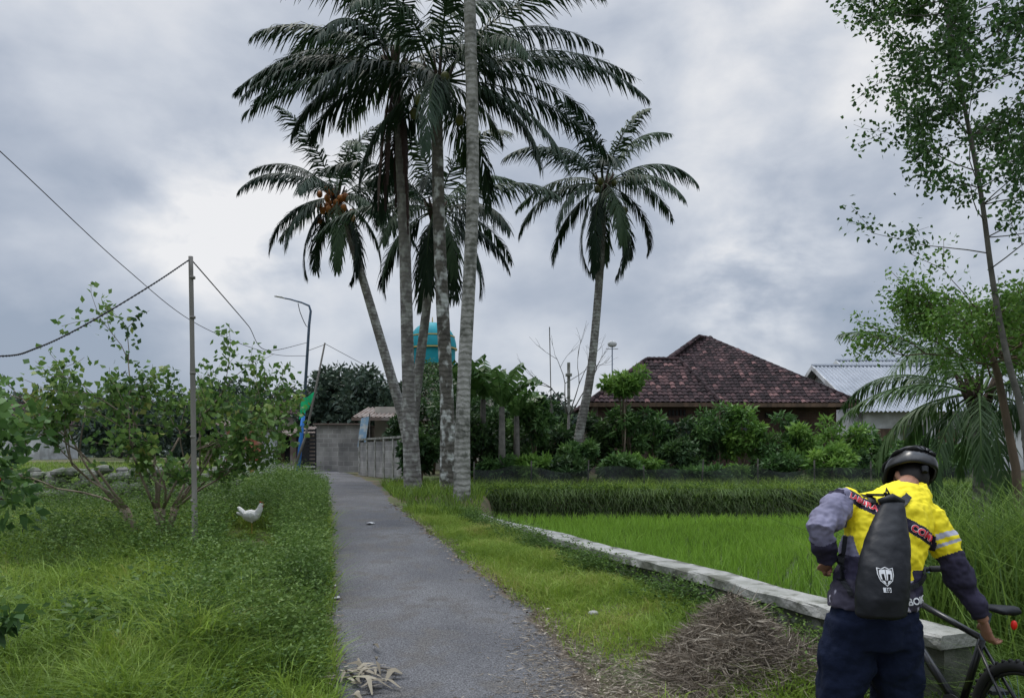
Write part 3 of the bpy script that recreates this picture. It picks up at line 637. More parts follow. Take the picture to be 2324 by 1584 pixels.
for dx in (-.6,-.2,.3,.8): grow(b,tips,Vector((2.15,28,3.1)),Vector((dx,0,1)).normalized(),1.3,.03,3,.35,.1,(2,3),3,.72)
b.obj('trunk',B_grey,parent=e,smooth=True)
# banana plants
G_ban=leafmat('banana_green',[(.03,.07,.02),(.065,.14,.035),(.13,.22,.07)],.3,.4)
for (x,y,zt) in [(-1.4,22.5,4.9),(-.3,22,4.7),(.15,23.5,4.5),(-.9,23,5.0)]:
    e=thing('banana_plant','banana plant with broad torn upright leaves','plant',(x,y,float(H(x,y))),'banana plants behind the palms')
    b=Bd(); b.tube([(x,y,.6),(x,y,zt-1.6)],[.13,.08],9); b.obj('trunk',B_grey,parent=e,smooth=True)
    b=Bd()
    for i in range(9):
        az=i*2.4+x; e0=R.uniform(.9,1.5); L=R.uniform(1.3,1.8); p=Vector((x,y,zt-1.7)); c=[];
        for k in range(11):
            u=k/10; el=e0-1.2*u*u; d=Vector((math.cos(el)*math.cos(az),math.cos(el)*math.sin(az),math.sin(el))); c.append(p.copy()); p=p+d*L/10
        sd=Vector((-math.sin(az),math.cos(az),0))
        for k in range(2,10):
            for sg in (-1,1):
                w0=.24*math.sin(math.pi*((k-1.5)/9))**.5+.02; w1=.24*math.sin(math.pi*min(((k-.6)/9),1))**.5+.0
                dz=Vector((0,0,-.1)); q=c[k].lerp(c[k+1],.88)
                b.quad(c[k],q,q+sd*sg*w1+dz*R.uniform(.3,1.5),c[k]+sd*sg*w0+dz*R.uniform(.3,1.5),0,R.uniform(.3,.9))
        b.tube(c,[.025*(1-.08*k) for k in range(11)],5,t=.9)
    b.obj('crown',G_ban,parent=e)
# tall grass clump at right
n=5200; cx=R.normal(4.05,.5,n); cy=R.normal(5.7,.55,n); k=cx>xw(cy)+.4; cx,cy=cx[k],cy[k]; n=len(cx)
V,F_=blades(np.stack([cx,cy,H(cx,cy)],-1),R.uniform(.5,1.8,n),R.uniform(.008,.018,n),np.abs(R.normal(.4,.25,n)),.22)
o=npmesh('tall_grass',V,F_,G_reed,tint=np.repeat(np.clip(R.normal(.5,.25,n),0,1),6)); tag(o,'tall bladed grass growing beside the paddy','grass',kind='stuff')
# ------------------------------------------------------------------ net fence
m,nt,N,L=newmat('net'); o_=N.new('ShaderNodeOutputMaterial'); p=N.new('ShaderNodeBsdfPrincipled'); p.inputs['Base Color'].default_value=(.03,.035,.035,1); p.inputs['Roughness'].default_value=.8
tr=N.new('ShaderNodeBsdfTransparent'); mx=N.new('ShaderNodeMixShader'); nz=N.new('ShaderNodeTexNoise'); nz.inputs['Scale'].default_value=4
mr=N.new('ShaderNodeMapRange'); mr.inputs[3].default_value=.3; mr.inputs[4].default_value=.7; tc=N.new('ShaderNodeTexCoord'); L.new(tc.outputs['Object'],nz.inputs['Vector'])
L.new(nz.outputs[0],mr.inputs[0]); L.new(mr.outputs[0],mx.inputs[0]); L.new(tr.outputs[0],mx.inputs[1]); L.new(p.outputs[0],mx.inputs[2]); L.new(mx.outputs[0],o_.inputs[0]); M_net=m
fn=thing('net_fence','sagging dark mesh net fence on thin posts','fence',(4.5,19.5,.8))
V=[];nn=90
for i in range(nn+1):
    x=-1.0+i*15/nn
    for j in range(5):
        top=1.4-.14*abs(math.sin(x*1.05))+.05*math.sin(x*3.3); u=j/4; V.append((x,19.5+.05*math.sin(x*4+u*3),.7+(top-.7)*u))
idx=np.arange(len(V)).reshape(-1,5); F_=np.stack([idx[:-1,:-1],idx[1:,:-1],idx[1:,1:],idx[:-1,1:]],-1).reshape(-1,4)
npmesh('net',V,F_,M_net,parent=fn,smooth=True)
for i in range(11):
    b=Bd(); x=-1+i*1.5; b.tube([(x,19.55,.5),(x+R.normal(0,.03),19.55,1.45+R.normal(0,.08))],.02,6); b.obj('post',B_grey,parent=fn)
# ------------------------------------------------------------------ houses
M_tile=leafmat('clay_tile',[(.02,.015,.016),(.05,.033,.035),(.085,.05,.05),(.17,.095,.09)],0,.9,.15)
M_brick=brickmat('dark_brick',(.13,.065,.048),(.09,.05,.04),(.11,.09,.08),.24,.07,.01)
M_block=brickmat('concrete_block',(.34,.33,.31),(.25,.24,.23),(.38,.37,.355),.4,.2,.015)
M_white=mat('white_plaster',(.6,.61,.61),(.45,.46,.46),scale=1.5,rough=.9,c3=(.34,.34,.33),s3=1)
M_cream=mat('cream_plaster',(.45,.41,.35),(.34,.31,.27),scale=1.5,rough=.9)
M_dark=mat('dark_opening',(.015,.015,.017),rough=.6)
M_glass=mat('window_glass',(.03,.035,.04),rough=.15,spec=.6)
M_wood=mat('weathered_wood',(.14,.09,.06),(.07,.05,.035),scale=6,rough=.9,stretch=(1,1,.2))
M_metal=mat('grey_metal_roof',(.3,.32,.35),(.23,.25,.28),scale=1.2,rough=.65,metal=.1)
M_rust=mat('rusty_metal_roof',(.22,.19,.17),(.14,.1,.08),scale=2,rough=.8)
def tiles(b,p0,p1,p2,p3,tw=.2,th=.25):
    p0,p1,p2,p3=[Vector(p) for p in (p0,p1,p2,p3)]
    ue=(p1-p0).normalized(); mtop=(p3+p2)/2; up=mtop-p0; up=up-ue*up.dot(ue); Hs=up.length; up.normalize(); nr=ue.cross(up)
    if nr.z<0: nr=-nr
    b.add([p0-nr*.02,p1-nr*.02,p2-nr*.02,p3-nr*.02],[(0,1,2,3)],0,.05)
    W=(p1-p0).length; l3=(p3-p0).dot(ue); l2=(p2-p0).dot(ue); r=0
    while r*th<Hs:
        s=min((r+.5)*th/Hs,1); a=l3*s; c=W+(l2-W)*s; x=math.floor(a/tw)*tw
        while x<c:
            if x+tw*.6>a and x+tw*.4<c:
                base=p0+ue*x+up*(r*th); w_=float(wob(x+p0.x,r*th+p0.y,1.2)); T=random.random()**1.5*.6+.08*w_+ (.45 if random.random()<.1+.08*max(w_,0) else 0)
                T=max(0,min(T,1)); j=random.uniform(-.012,.012)
                vs=[]
                for (u,hh) in ((0,.0),(.3,.045),(.65,.045),(1.02,.0)): vs.append(base+ue*u*tw+nr*(.04+hh+j)-up*.02); vs.append(base+ue*u*tw+up*(th*1.02)+nr*(.005+hh))
                fs=[(0,2,3,1),(2,4,5,3),(4,6,7,5)]
                b.add(vs,fs,0,T)
            x+=tw
        r+=1
def hip(bt,br,x0,x1,y0,y1,ze,zr,ra,rb,th=.25):
    A,B_,C,D=(x0,y0,ze),(x1,y0,ze),(x1,y1,ze),(x0,y1,ze); ra=(ra[0],ra[1],zr); rb=(rb[0],rb[1],zr)
    tiles(bt,A,B_,rb,ra,th=th); tiles(bt,D,A,ra,ra,th=th); tiles(bt,B_,C,rb,rb,th=th); 
    bt.add([C,D,ra,rb],[(0,1,2,3)],0,.3)
    for p,q in ((A,ra),(D,ra),(B_,rb),(C,rb),(ra,rb)):
        p=Vector(p)+Vector((0,0,.06));q=Vector(q)+Vector((0,0,.06)); n=max(2,int((q-p).length/.35))
        for i in range(n): br.tube([p.lerp(q,i/n),p.lerp(q,(i+.95)/n)],[.1,.085],6,t=random.random()*.5)
h=thing('brick_house','dark brick house with mossy clay tile hip roof','house',(8.5,35,.9))
bt=Bd();br=Bd()
hip(bt,br,4.2,14.35,30.6,40,3.8,7.2,(8.85,35),(9.5,35.6))
hip(bt,br,3.05,8.2,29.2,36,3.72,5.72,(5.8,31.8),(7.2,31.8))
rf=bt.obj('roof',M_tile,parent=h); br.obj('ridge_tiles',M_tile,parent=rf)
b=Bd(); b.box((9.2,36,2.3),(9.4,8.6,3.0)); b.box((5.9,33.2,2.25),(4.9,7.1,2.9)); b.obj('wall',M_brick,parent=h)
b=Bd(); b.box((9.25,30.58,3.72),(10.2,.08,.16)); b.box((5.6,29.18,3.64),(5.2,.06,.16)); b.box((14.31,35.3,3.72),(.08,9.4,.16)); b.obj('fascia',M_wood,parent=h)
for (x,y) in ((6.0,29.6),(7.2,29.6),(10.3,31.65),(12.2,31.65)):
    w=Bd(); w.box((x,y,2.5),(.9,.08,1.1)); ww=w.obj('window',M_glass,parent=h)
    w=Bd()
    for (dx,dz,sx,sz) in ((-.49,0,.08,1.26),(.49,0,.08,1.26),(0,.6,.9,.08),(0,-.6,.9,.08),(0,0,.05,1.1)): w.box((x+dx,y-.045,2.5+dz),(sx,.06,sz))
    w.obj('frame',M_wood,parent=ww)
for (x,y) in ((6.6,29.6),(8.9,31.65),(11.2,31.65)):
    w=Bd()
    for i in range(5): w.box((x-.3+i*.15,y,3.35),(.08,.07,.22))
    w.obj('vent',M_dark,parent=h)
def corr(b,p0,p1,p2,p3,pitch=.2,amp=.03,n=None):
    p0,p1,p2,p3=[Vector(p) for p in(p0,p1,p2,p3)]; W=(p1-p0).length; n=int(W/pitch*4); nr=(p1-p0).cross(p3-p0).normalized()
    vs=[]
    for i in range(n+1):
        u=i/n; o_=nr*amp*(1 if i%4 in(1,2) else -1); vs.append(p0.lerp(p1,u)+o_); vs.append(p3.lerp(p2,u)+o_)
    b.add(vs,[(2*i,2*i+2,2*i+3,2*i+1) for i in range(n)])
def gable_x(label,x0,x1,y0,y1,ze,zp,zg,wm,rm,ov=.5,group=None,name='gable_house'):
    h=thing(name,label,'house',((x0+x1)/2,(y0+y1)/2,zg),group); yc=(y0+y1)/2
    b=Bd(); b.add([(x0,y0,zg),(x1,y0,zg),(x1,y1,zg),(x0,y1,zg),(x0,y0,ze),(x1,y0,ze),(x1,y1,ze),(x0,y1,ze),(x0,yc,zp-.12),(x1,yc,zp-.12)],[(0,1,5,4),(2,3,7,6),(0,4,8,7,3),(1,2,6,9,5),(4,5,9,8),(6,7,8,9)]); b.obj('wall',wm,parent=h)
    sl=(zp-ze)/(yc-y0); b=Bd()
    corr(b,(x0-ov,y0-ov,ze-ov*sl+.06),(x1+ov,y0-ov,ze-ov*sl+.06),(x1+ov,yc,zp+.06),(x0-ov,yc,zp+.06))
    corr(b,(x1+ov,y1+ov,ze-ov*sl+.06),(x0-ov,y1+ov,ze-ov*sl+.06),(x0-ov,yc,zp+.06),(x1+ov,yc,zp+.06))
    b.tube([(x0-ov,yc,zp+.08),(x1+ov,yc,zp+.08)],.09,6)
    b.obj('roof',rm,parent=h)
    b=Bd(); 
    for xx in (x0-ov-.02,):
        b.add([(xx,y0-ov,ze-ov*sl-.16),(xx,yc,zp-.14),(xx,yc,zp+.1),(xx,y0-ov,ze-ov*sl+.1),(xx+.04,y0-ov,ze-ov*sl-.16),(xx+.04,yc,zp-.14),(xx+.04,yc,zp+.1),(xx+.04,y0-ov,ze-ov*sl+.1)],[(0,1,2,3),(7,6,5,4),(3,2,6,7),(0,4,5,1)])
        b.add([(xx,y1+ov,ze-ov*sl-.16),(xx,yc,zp-.14),(xx,yc,zp+.1),(xx,y1+ov,ze-ov*sl+.1),(xx+.04,y1+ov,ze-ov*sl-.16),(xx+.04,yc,zp-.14),(xx+.04,yc,zp+.1),(xx+.04,y1+ov,ze-ov*sl+.1)],[(0,1,2,3),(7,6,5,4),(3,2,6,7),(0,4,5,1)])
    b.obj('bargeboard',M_white,parent=h)
    return h
def window(h,x,y,z,w=.9,hh=1.1,fm=None):
    a=Bd(); a.box((x,y,z),(w,.06,hh)); ww=a.obj('window',M_glass,parent=h); a=Bd()
    for (dx,dz,sx,sz) in ((-w/2-.03,0,.06,hh+.12),(w/2+.03,0,.06,hh+.12),(0,hh/2+.03,w,.06),(0,-hh/2-.03,w,.06),(0,0,.04,hh)): a.box((x+dx,y-.035,z+dz),(sx,.05,sz))
    a.obj('frame',fm or M_wood,parent=ww)
def door(h,x,y,z,w=.9,hh=2.0,m_=None):
    a=Bd(); a.box((x,y,z+hh/2),(w,.06,hh)); a.box((x,y-.04,z+hh*.3),(w*.7,.03,hh*.35)); a.box((x,y-.04,z+hh*.74),(w*.7,.03,hh*.35)); a.obj('door',m_ or M_wood,parent=h)
h=gable_x('pale plastered house with grey corrugated metal gable roof',15.9,29,33.5,42.5,3.8,6.15,.8,M_white,M_metal)
for x in (18.2,21,24): window(h,x,33.48,2.4)
door(h,19.7,33.48,.85); door(h,16.0+.9,33.48,.85,.8)
gable_x('second pale house with grey metal roof behind',20.2,30,40,50,4.6,7.3,.8,M_white,M_metal)
h=thing('tiled_house','white village house with brown tiled hip roof','house',(-38.5,59,1.3)); bt=Bd();br=Bd()
hip(bt,br,-42,-35.6,56,62,4.0,5.7,(-40,59),(-38,59)); rf=bt.obj('roof',M_tile,parent=h); br.obj('ridge_tiles',M_tile,parent=rf)
b=Bd(); b.box((-38.8,59,2.6),(5.4,5,2.8)); b.obj('wall',M_white,parent=h); window(h,-37.6,56.47,2.9,.9,.9); window(h,-40,56.47,2.9,.9,.9)
h=thing('tiled_house','village house with reddish tile roof among trees','house',(-13,50,1.1)); bt=Bd();br=Bd()
hip(bt,br,-15.8,-10.2,47,53,4.2,5.8,(-14,50),(-12,50)); rf=bt.obj('roof',M_tile,parent=h); br.obj('ridge_tiles',M_tile,parent=rf)
b=Bd(); b.box((-13,50,2.6),(4.8,5,3.2)); b.obj('wall',M_cream,parent=h); window(h,-12.3,47.48,2.8)
h=thing('tin_shed','low plank shed with rusty tin roof beside lane','shed',(-14.3,44,1.1))
b=Bd(); b.box((-14,45.5,1.95),(4.8,3,1.8)); b.obj('wall',M_wood,parent=h)
b=Bd(); corr(b,(-16.7,43.3,2.8),(-11.4,43.3,2.8),(-11.4,47.3,3.5),(-16.7,47.3,3.5)); b.obj('roof',M_rust,parent=h); door(h,-13.1,43.97,1.1,.8,1.6,M_dark); window(h,-14.8,43.97,2.1,.8,.6)
h=thing('tin_shed','grey timber shed with tin awning beside lane','shed',(-11,41,1.1))
b=Bd(); b.box((-10.9,41.5,1.9),(2.2,3,1.9)); b.obj('wall',M_rust,parent=h)
b=Bd(); corr(b,(-12.4,39.4,2.7),(-9.6,39.4,2.7),(-9.6,43.3,3.3),(-12.4,43.3,3.3)); b.obj('roof',M_rust,parent=h); door(h,-11.3,39.97,1.05,.7,1.6,M_dark)
h=thing('block_shed','grey concrete block shed with dark slatted gate','shed',(-8,34,1.0))
b=Bd(); b.box((-7.75,35,1.95),(1.95,4,2.1)); b.obj('wall',M_block,parent=h)
b=Bd(); b.box((-7.75,35,3.03),(2.2,4.3,.06)); b.obj('roof',M_rust,parent=h)
b=Bd()
for i in range(11): b.box((-9.05,33.05,1.05+i*.17),(.6,.05,.1))
b.box((-9.38,33.05,1.9),(.07,.08,1.9)); b.box((-8.75,33.05,1.9),(.07,.08,1.9)); b.obj('gate',M_dark,parent=h)
w=thing('block_wall','low wall of grey concrete blocks by lane','wall',(-6.7,31,1))
b=Bd(); b.box((-6.62,30.5,1.55),(1.05,.15,1.2),rz=.0); b.obj('wall_panel',M_block,parent=w)
w=thing('block_wall','grey concrete block wall with pale pillars','wall',(-4.8,27,1))
b=Bd(); p=Vector((-5.95,29.2,0)); q=Vector((-3.55,24.6,0)); L_=(q-p).length; ang=math.atan2(q.y-p.y,q.x-p.x)
b.box(((p+q)/2)+Vector((0,0,1.5)),(L_,.14,1.3),rz=ang); b.obj('wall_panel',M_block,parent=w)
for i in range(6):
    a=Bd(); c=p.lerp(q,i/5); a.box(c+Vector((0,0,1.52)),(.16,.19,1.42),rz=ang); a.obj('pillar',m_conc,parent=w)
a=Bd(); a.box(((p+q)/2)+Vector((0,0,2.27)),(L_+.1,.22,.07),rz=ang); a.obj('coping',m_conc,parent=w)
h=thing('awning_house','small plastered house with projecting tin awning','house',(-5,36,1))
b=Bd(); b.box((-4.6,36.5,2.4),(3.6,4,3)); b.obj('wall',M_cream,parent=h)
b=Bd(); corr(b,(-7.2,33.2,3.35),(-2.2,33.2,3.35),(-2.2,36.8,4.0),(-7.2,36.8,4.0)); b.box((-4.7,33.2,3.27),(5,.1,.14)); b.obj('roof',M_rust,parent=h); window(h,-5.3,34.48,2.6,.8,1.0); window(h,-3.6,34.48,2.6,.8,1.0)
bn=thing('cloth_banner','pale blue cloth banner hanging on a thin pole','banner',(-5.9,29.5,1.9))
b=Bd(); b.tube([(-5.72,29.6,1.0),(-5.7,29.6,3.3)],.025,6); b.obj('pole',B_grey,parent=bn)
V=[]
for i in range(7):
    for j in range(13): V.append((-5.72-.32*i/6-.012*j,29.58+.03*math.sin(i*1.3+j*.5),3.2-1.15*j/12-.08*i/6))
idx=np.arange(len(V)).reshape(7,13); F_=np.stack([idx[:-1,:-1],idx[1:,:-1],idx[1:,1:],idx[:-1,1:]],-1).reshape(-1,4)
npmesh('cloth',V,F_,mat('banner_blue',(.3,.45,.6),(.6,.62,.62),scale=4,rough=.8,lo=.45,hi=.55),parent=bn,smooth=True)
# mosque
M_teal=mat('teal_dome',(.01,.24,.28),(.01,.19,.23),scale=2,rough=.6,spec=.2)
M_gold=mat('gold_trim',(.5,.38,.12),(.4,.27,.07),rough=.4)
h=thing('mosque','mosque with teal dome and gold bands among palms','mosque',(-4.9,46,1.2))
b=Bd(); secs=[]
for i in range(25):
    th=i/24*math.pi/2; r_=1.5*math.cos(th)**.85 if i<24 else .02; secs.append((-4.95,46,8.2+1.65*math.sin(th),max(.02,r_),max(.02,r_)))
b.loft(secs,40); b.obj('dome',M_teal,parent=h,smooth=True)
b=Bd(); b.loft([(-4.95,46,7.2,1.42,1.42),(-4.95,46,8.2,1.42,1.42)],40); b.obj('drum',M_teal,parent=h)
b=Bd()
for z,r_ in ((8.2,1.55),(8.95,1.4)): b.loft([(-4.95,46,z-.035,r_,r_),(-4.95,46,z+.035,r_,r_)],40)
b.tube([(-4.95,46,9.8),(-4.95,46,10.2)],[.05,.02],8); b.obj('gold_band',M_gold,parent=h)
b=Bd(); b.box((-5.2,48,3.6),(8,5,4.6)); b.box((-4.95,46.6,6.5),(3.2,2.4,1.3)); b.obj('wall',M_cream,parent=h)
for x in (-8,-6,-4,-2.3): window(h,x,45.48,4.2,.7,1.6)
# ------------------------------------------------------------------ poles, lamp, wires, flag
M_blue=mat('blue_paint',(.03,.2,.58),(.04,.15,.45),scale=5,rough=.5)
M_steel=mat('grey_blue_steel',(.14,.19,.27),(.1,.14,.2),scale=5,rough=.5)
M_lamp=mat('lamp_housing',(.5,.5,.48),rough=.4)
M_bamb=mat('bamboo_grey',(.24,.225,.2),(.15,.14,.125),scale=7,rough=.9,stretch=(1,1,.2))
M_wire=mat('black_cable',(.03,.03,.032),rough=.6)
lp=thing('street_lamp','blue-based street lamp with curved arm','street lamp',(-8.13,28,.8))
b=Bd(); b.tube([(-8.13,28,.7),(-8.0,28,2.2),(-7.88,28,3.4)],[.08,.075,.07],10); b.obj('post_base',M_blue,parent=lp,smooth=True)
b=Bd(); b.tube([(-7.88,28,3.4),(-7.68,28,6.6),(-7.62,28,7.1),(-7.68,28,7.3),(-7.95,28,7.42),(-8.4,28,7.55),(-8.65,28,7.6)],[.06,.05,.045,.04,.035,.03,.028],10); b.obj('post',M_steel,parent=lp,smooth=True)
b=Bd(); b.tube([(-8.55,28,7.56),(-8.7,28,7.62),(-8.9,28,7.66),(-9.0,28,7.66)],[.03,.07,.075,.03],8,flat=.5); b.obj('lamp_head',M_lamp,parent=lp,smooth=True)
b=Bd(); b.tube(smooth_path([(-7.65,28,6.9),(-7.75,28,6.5),(-8.0,28,7.0),(-8.1,28,7.4)],10),.015,5); b.obj('loose_cable',M_wire,parent=lp)
pl=Bd(); pl.tube([(-8.0,27,1.0),(-7.55,27,2.3),(-7.2,27,3.9),(-6.83,27,5.75)],[.05,.047,.042,.032],8); o=pl.obj('bamboo_pole',M_bamb,smooth=True); tag(o,'thin leaning bamboo pole carrying a green flag','pole')
M_flag=mat('green_flag',(.015,.5,.2),(.01,.4,.15),scale=3,rough=.8); M_fy=mat('flag_emblem',(.1,.5,.1),rough=.8)
fl=thing('flag','green cloth flag tied to the bamboo pole','flag',(-7.35,26.9,3.4))
V=[];nn=12
for i in range(nn+1):
    for j in range(nn+1):
        u=i/nn;v=j/nn; x=-7.2-.2*v-.5*u+.15*u*v; z=3.95-.62*v-.42*u+(.12*u*(1-v)) ; V.append((x,26.92+.06*math.sin(u*7+v*3),z+.03*math.sin(u*9)))
idx=np.arange(len(V)).reshape(nn+1,nn+1); F_=np.stack([idx[:-1,:-1],idx[1:,:-1],idx[1:,1:],idx[:-1,1:]],-1).reshape(-1,4)
npmesh('cloth',V,F_,M_flag,parent=fl,smooth=True)
b=Bd(); b.tube([(-7.5,26.84,3.42),(-7.5,26.83,3.42)],[.08,.08],16); b.obj('emblem',M_fy,parent=fl)
b=Bd(); b.tube(smooth_path([(-3.98,9.3,.1),(-4.0,9.3,1.6),(-4.02,9.3,3),(-4.04,9.3,4.18)],20),[.035]*5+[.032]*8+[.028]*8,12); 
for z in (1.1,1.9,2.7,3.4,3.9): b.tube([(-4.0-.01*z*.5,9.3,z),(-4.0-.01*z*.5,9.3,z+.03)],.036,12)
o=b.obj('utility_pole',M_bamb,smooth=True); tag(o,'weathered grey bamboo pole holding up cables','pole')
def cable(pts,r,label,twist=False):
    b=Bd(); P=smooth_path(pts,80)
    if twist:
        for s in (0,math.pi):
            Q=[p+np.array([0,math.cos(i*1.3+s)*.006,math.sin(i*1.3+s)*.006]) for i,p in enumerate(smooth_path(pts,260))]; b.tube(Q,r,5)
    else: b.tube(P,r,5)
    o=b.obj('power_cable',M_wire); tag(o,label,'cable','overhead cables'); return o
cable([(-4.04,9.3,4.15),(-4.3,8.8,3.7),(-4.66,8.1,3.12),(-4.8,7.5,2.78),(-5.0,7.2,2.65),(-5.2,6,2.55),(-5.6,4,2.8)],.006,'sagging twisted black cable tied to the bamboo pole',True)
cable([(-4.04,9.3,4.15),(-4.45,11.5,4.1),(-5.35,15,4.3),(-6.6,20,4.5),(-7.7,27.9,5.9)],.006,'black cable running from bamboo pole to street lamp',True)
cable([(-8.2,8,7.4),(-8.3,12,6.6),(-8.4,16,5.75),(-8.5,20,5.2),(-8.2,25,5.1),(-7.75,28,5.4)],.009,'thin black overhead cable rising past the trees')
cable([(-7.73,28,5.6),(-7.0,27.5,5.75),(-6.83,27,5.7)],.01,'short cable between street lamp and bamboo pole')
cable([(-6.83,27,5.72),(-6.0,29,5.3),(-5.2,31,4.9),(-4.8,34,4.6)],.01,'thin cable from bamboo pole to the house')
b=Bd(); b.tube([(1.5,28,.8),(1.48,28,3.6)],.06,6); b.tube([(1.48,28,3.6),(1.42,28,6.5)],.02,6); o=b.obj('antenna_mast',B_grey); tag(o,'thin wooden antenna mast above the shrubs','mast')
b=Bd(); b.tube([(2.3,30,.8),(2.3,30,5.4)],.07,6); b.box((2.3,30,4.9),(.25,.25,.1)); o=b.obj('concrete_post',m_conc); tag(o,'bare concrete post behind the shrubs','post')
an=thing('television_antenna','small rooftop antenna with dish on a mast','antenna',(4.2,31,5)); b=Bd(); b.tube([(4.2,31,4.2),(4.2,31,6.3)],.025,6); b.obj('mast',M_steel,parent=an)
b=Bd(); b.ell((4.2,31,6.3),(.2,.06,.14),12,6); b.box((4.2,31,6.1),(.5,.03,.03)); b.obj('dish',M_lamp,parent=an,smooth=True)
# kiosk
M_red=mat('banner_red',(.4,.1,.06),(.35,.18,.12),scale=3.5,rough=.7,c3=(.4,.37,.33),s3=3); M_sw=mat('sign_white',(.6,.6,.58),rough=.6); M_rd=mat('sign_red',(.5,.03,.03),rough=.6)
h=thing('kiosk','small roadside kiosk with red banner and tin roof','kiosk',(-9.8,27,.8))
b=Bd(); b.box((-9.75,27.6,1.75),(1.5,1.5,2.0)); b.obj('wall',M_white,parent=h)
b=Bd(); corr(b,(-10.7,26.5,2.75),(-8.8,26.5,2.75),(-8.8,28.6,3.1),(-10.7,28.6,3.1)); b.obj('roof',M_rust,parent=h)
b=Bd(); b.box((-9.7,26.82,2.2),(1.3,.03,.9)); b.obj('banner',M_red,parent=h)
b=Bd(); b.box((-9.7,26.8,1.25),(1.4,.04,.75)); sg=b.obj('signboard',M_sw,parent=h)
b=Bd()
for i in range(3): b.tube([(-10.15+i*.36,26.775,1.1),(-10.15+i*.36,26.765,1.1)],.08,12)
b.box((-9.75,26.775,1.5),(1.2,.02,.08)); b.obj('red_marks',M_rd,parent=sg)
sw=thing('rubble_wall','low grey rubble stone wall edging the plot','wall',(-8.3,14.5,.5)); b=Bd()
for i in range(230):
    u=R.random(); x=-10.5+u*5.2; z=float(H(x,14.5))+R.uniform(.05,.75); b.ell((x,14.5+R.normal(0,.06),z),(R.uniform(.1,.2),.12,R.uniform(.07,.13)),7,5)
b.obj('stones',m_stone,parent=sw)
def rag(x,y,s,label,m_):
    b=Bd(); z=float(max(prof(y),H(x,y)))+.02; vs=[];
    for i in range(4):
        for j in range(4): vs.append((x+(i/3-.5)*s+R.normal(0,s*.08),y+(j/3-.5)*s*1.2+R.normal(0,s*.08),z+R.random()*s*.2))
    b.add(vs,[(i*4+j,(i+1)*4+j,(i+1)*4+j+1,i*4+j+1) for i in range(3) for j in range(3)]); o=b.obj('paper_scrap',m_); tag(o,label,'litter')
M_pap=mat('paper_white',(.5,.5,.5),rough=.9)
rag(-2.3,12.0,.12,'crumpled white paper scrap on the asphalt',M_pap); rag(-1.93,8.0,.05,'small white scrap at the lane edge',M_pap); rag(-1.78,7.5,.07,'pale crumpled wrapper at the lane edge',M_pap); rag(.0,11,.08,'pale green wrapper in verge grass',mat('wrap_green',(.25,.5,.3)))
for (x,y,s) in [(-2.35,6.3,.09),(-2.2,6.2,.05),(.75,6.8,.04),(-1.25,6.3,.04)]:
    b=Bd(); b.ell((x,y,float(H(x,y))+s*.4),(s*1.3,s,s*.7),9,6); o=b.obj('stone',m_conc,smooth=False); tag(o,'pale broken stone lying in the grass','stone')
# ------------------------------------------------------------------ remeshed figures
def figure(name,b,vox,mats,parent,smooth_it=4,disp=0,label=None,dscale=.12):
    V=np.array(b.v); off=np.array(world_loc(parent)); me=bpy.data.meshes.new(name+'_src'); me.from_pydata((V-off).tolist(),[],b.f)
    o=bpy.data.objects.new('src',me); COL.objects.link(o)
    r=o.modifiers.new('r','REMESH'); r.mode='VOXEL'; r.voxel_size=vox
    s=o.modifiers.new('s','SMOOTH'); s.iterations=smooth_it; s.factor=.6
    if disp:
        tx=bpy.data.textures.new(name+'n','CLOUDS'); tx.noise_scale=dscale; tx.noise_depth=2
        d=o.modifiers.new('d','DISPLACE'); d.texture=tx; d.strength=disp; d.mid_level=.5
    dg=bpy.context.evaluated_depsgraph_get(); m2=bpy.data.meshes.new_from_object(o.evaluated_get(dg))
    bpy.data.objects.remove(o)
    o=bpy.data.objects.new(name,m2); o.parent=parent; COL.objects.link(o)
    m2.materials.clear()
    for m_ in (mats if isinstance(mats,(list,tuple)) else [mats]): m2.materials.append(m_)
    m2.polygons.foreach_set('use_smooth',[True]*len(m2.polygons))
    if label:o['label']=label
    return o
px0=1.8; gz=float(H(1.8,3.7))
M_skin=mat('skin',(.28,.14,.09),(.22,.11,.07),scale=9,rough=.6)
M_hair=mat('hair_black',(.012,.01,.01),rough=.6)
M_navy=mat('navy_cloth',(.006,.01,.026),(.009,.014,.034),scale=10,rough=.9,bump=.25,bscale=50,spec=.15)
M_yel=mat('jersey_yellow',(.82,.68,.015),(.68,.56,.012),scale=7,rough=.75)
M_jblk=mat('jersey_black',(.022,.02,.036),(.03,.026,.05),scale=7,rough=.8,spec=.2)
M_jgry=mat('jersey_grey',(.22,.21,.29),(.12,.115,.17),scale=5,rough=.75)
M_jlt=mat('jersey_light',(.42,.42,.5),rough=.75)
M_jpat=mat('jersey_pattern',(.04,.035,.055),(.4,.38,.45),scale=8,rough=.75,lo=.56,hi=.58,detail=2)
M_shoe=mat('shoe_black',(.02,.02,.02),rough=.7)
M_blk=mat('gloss_black',(.008,.008,.009),rough=.3,spec=.5)
M_mblk=mat('matt_black',(.007,.008,.01),(.01,.011,.014),scale=12,rough=.5,bump=.1,bscale=30,spec=.25)
M_wh=mat('print_white',(.75,.75,.75),rough=.6); M_rdp=mat('print_red',(.7,.03,.05),rough=.6)
pe=thing('person','cyclist in yellow and black jersey bending, one hand on bicycle','person',(px0,3.68,gz))
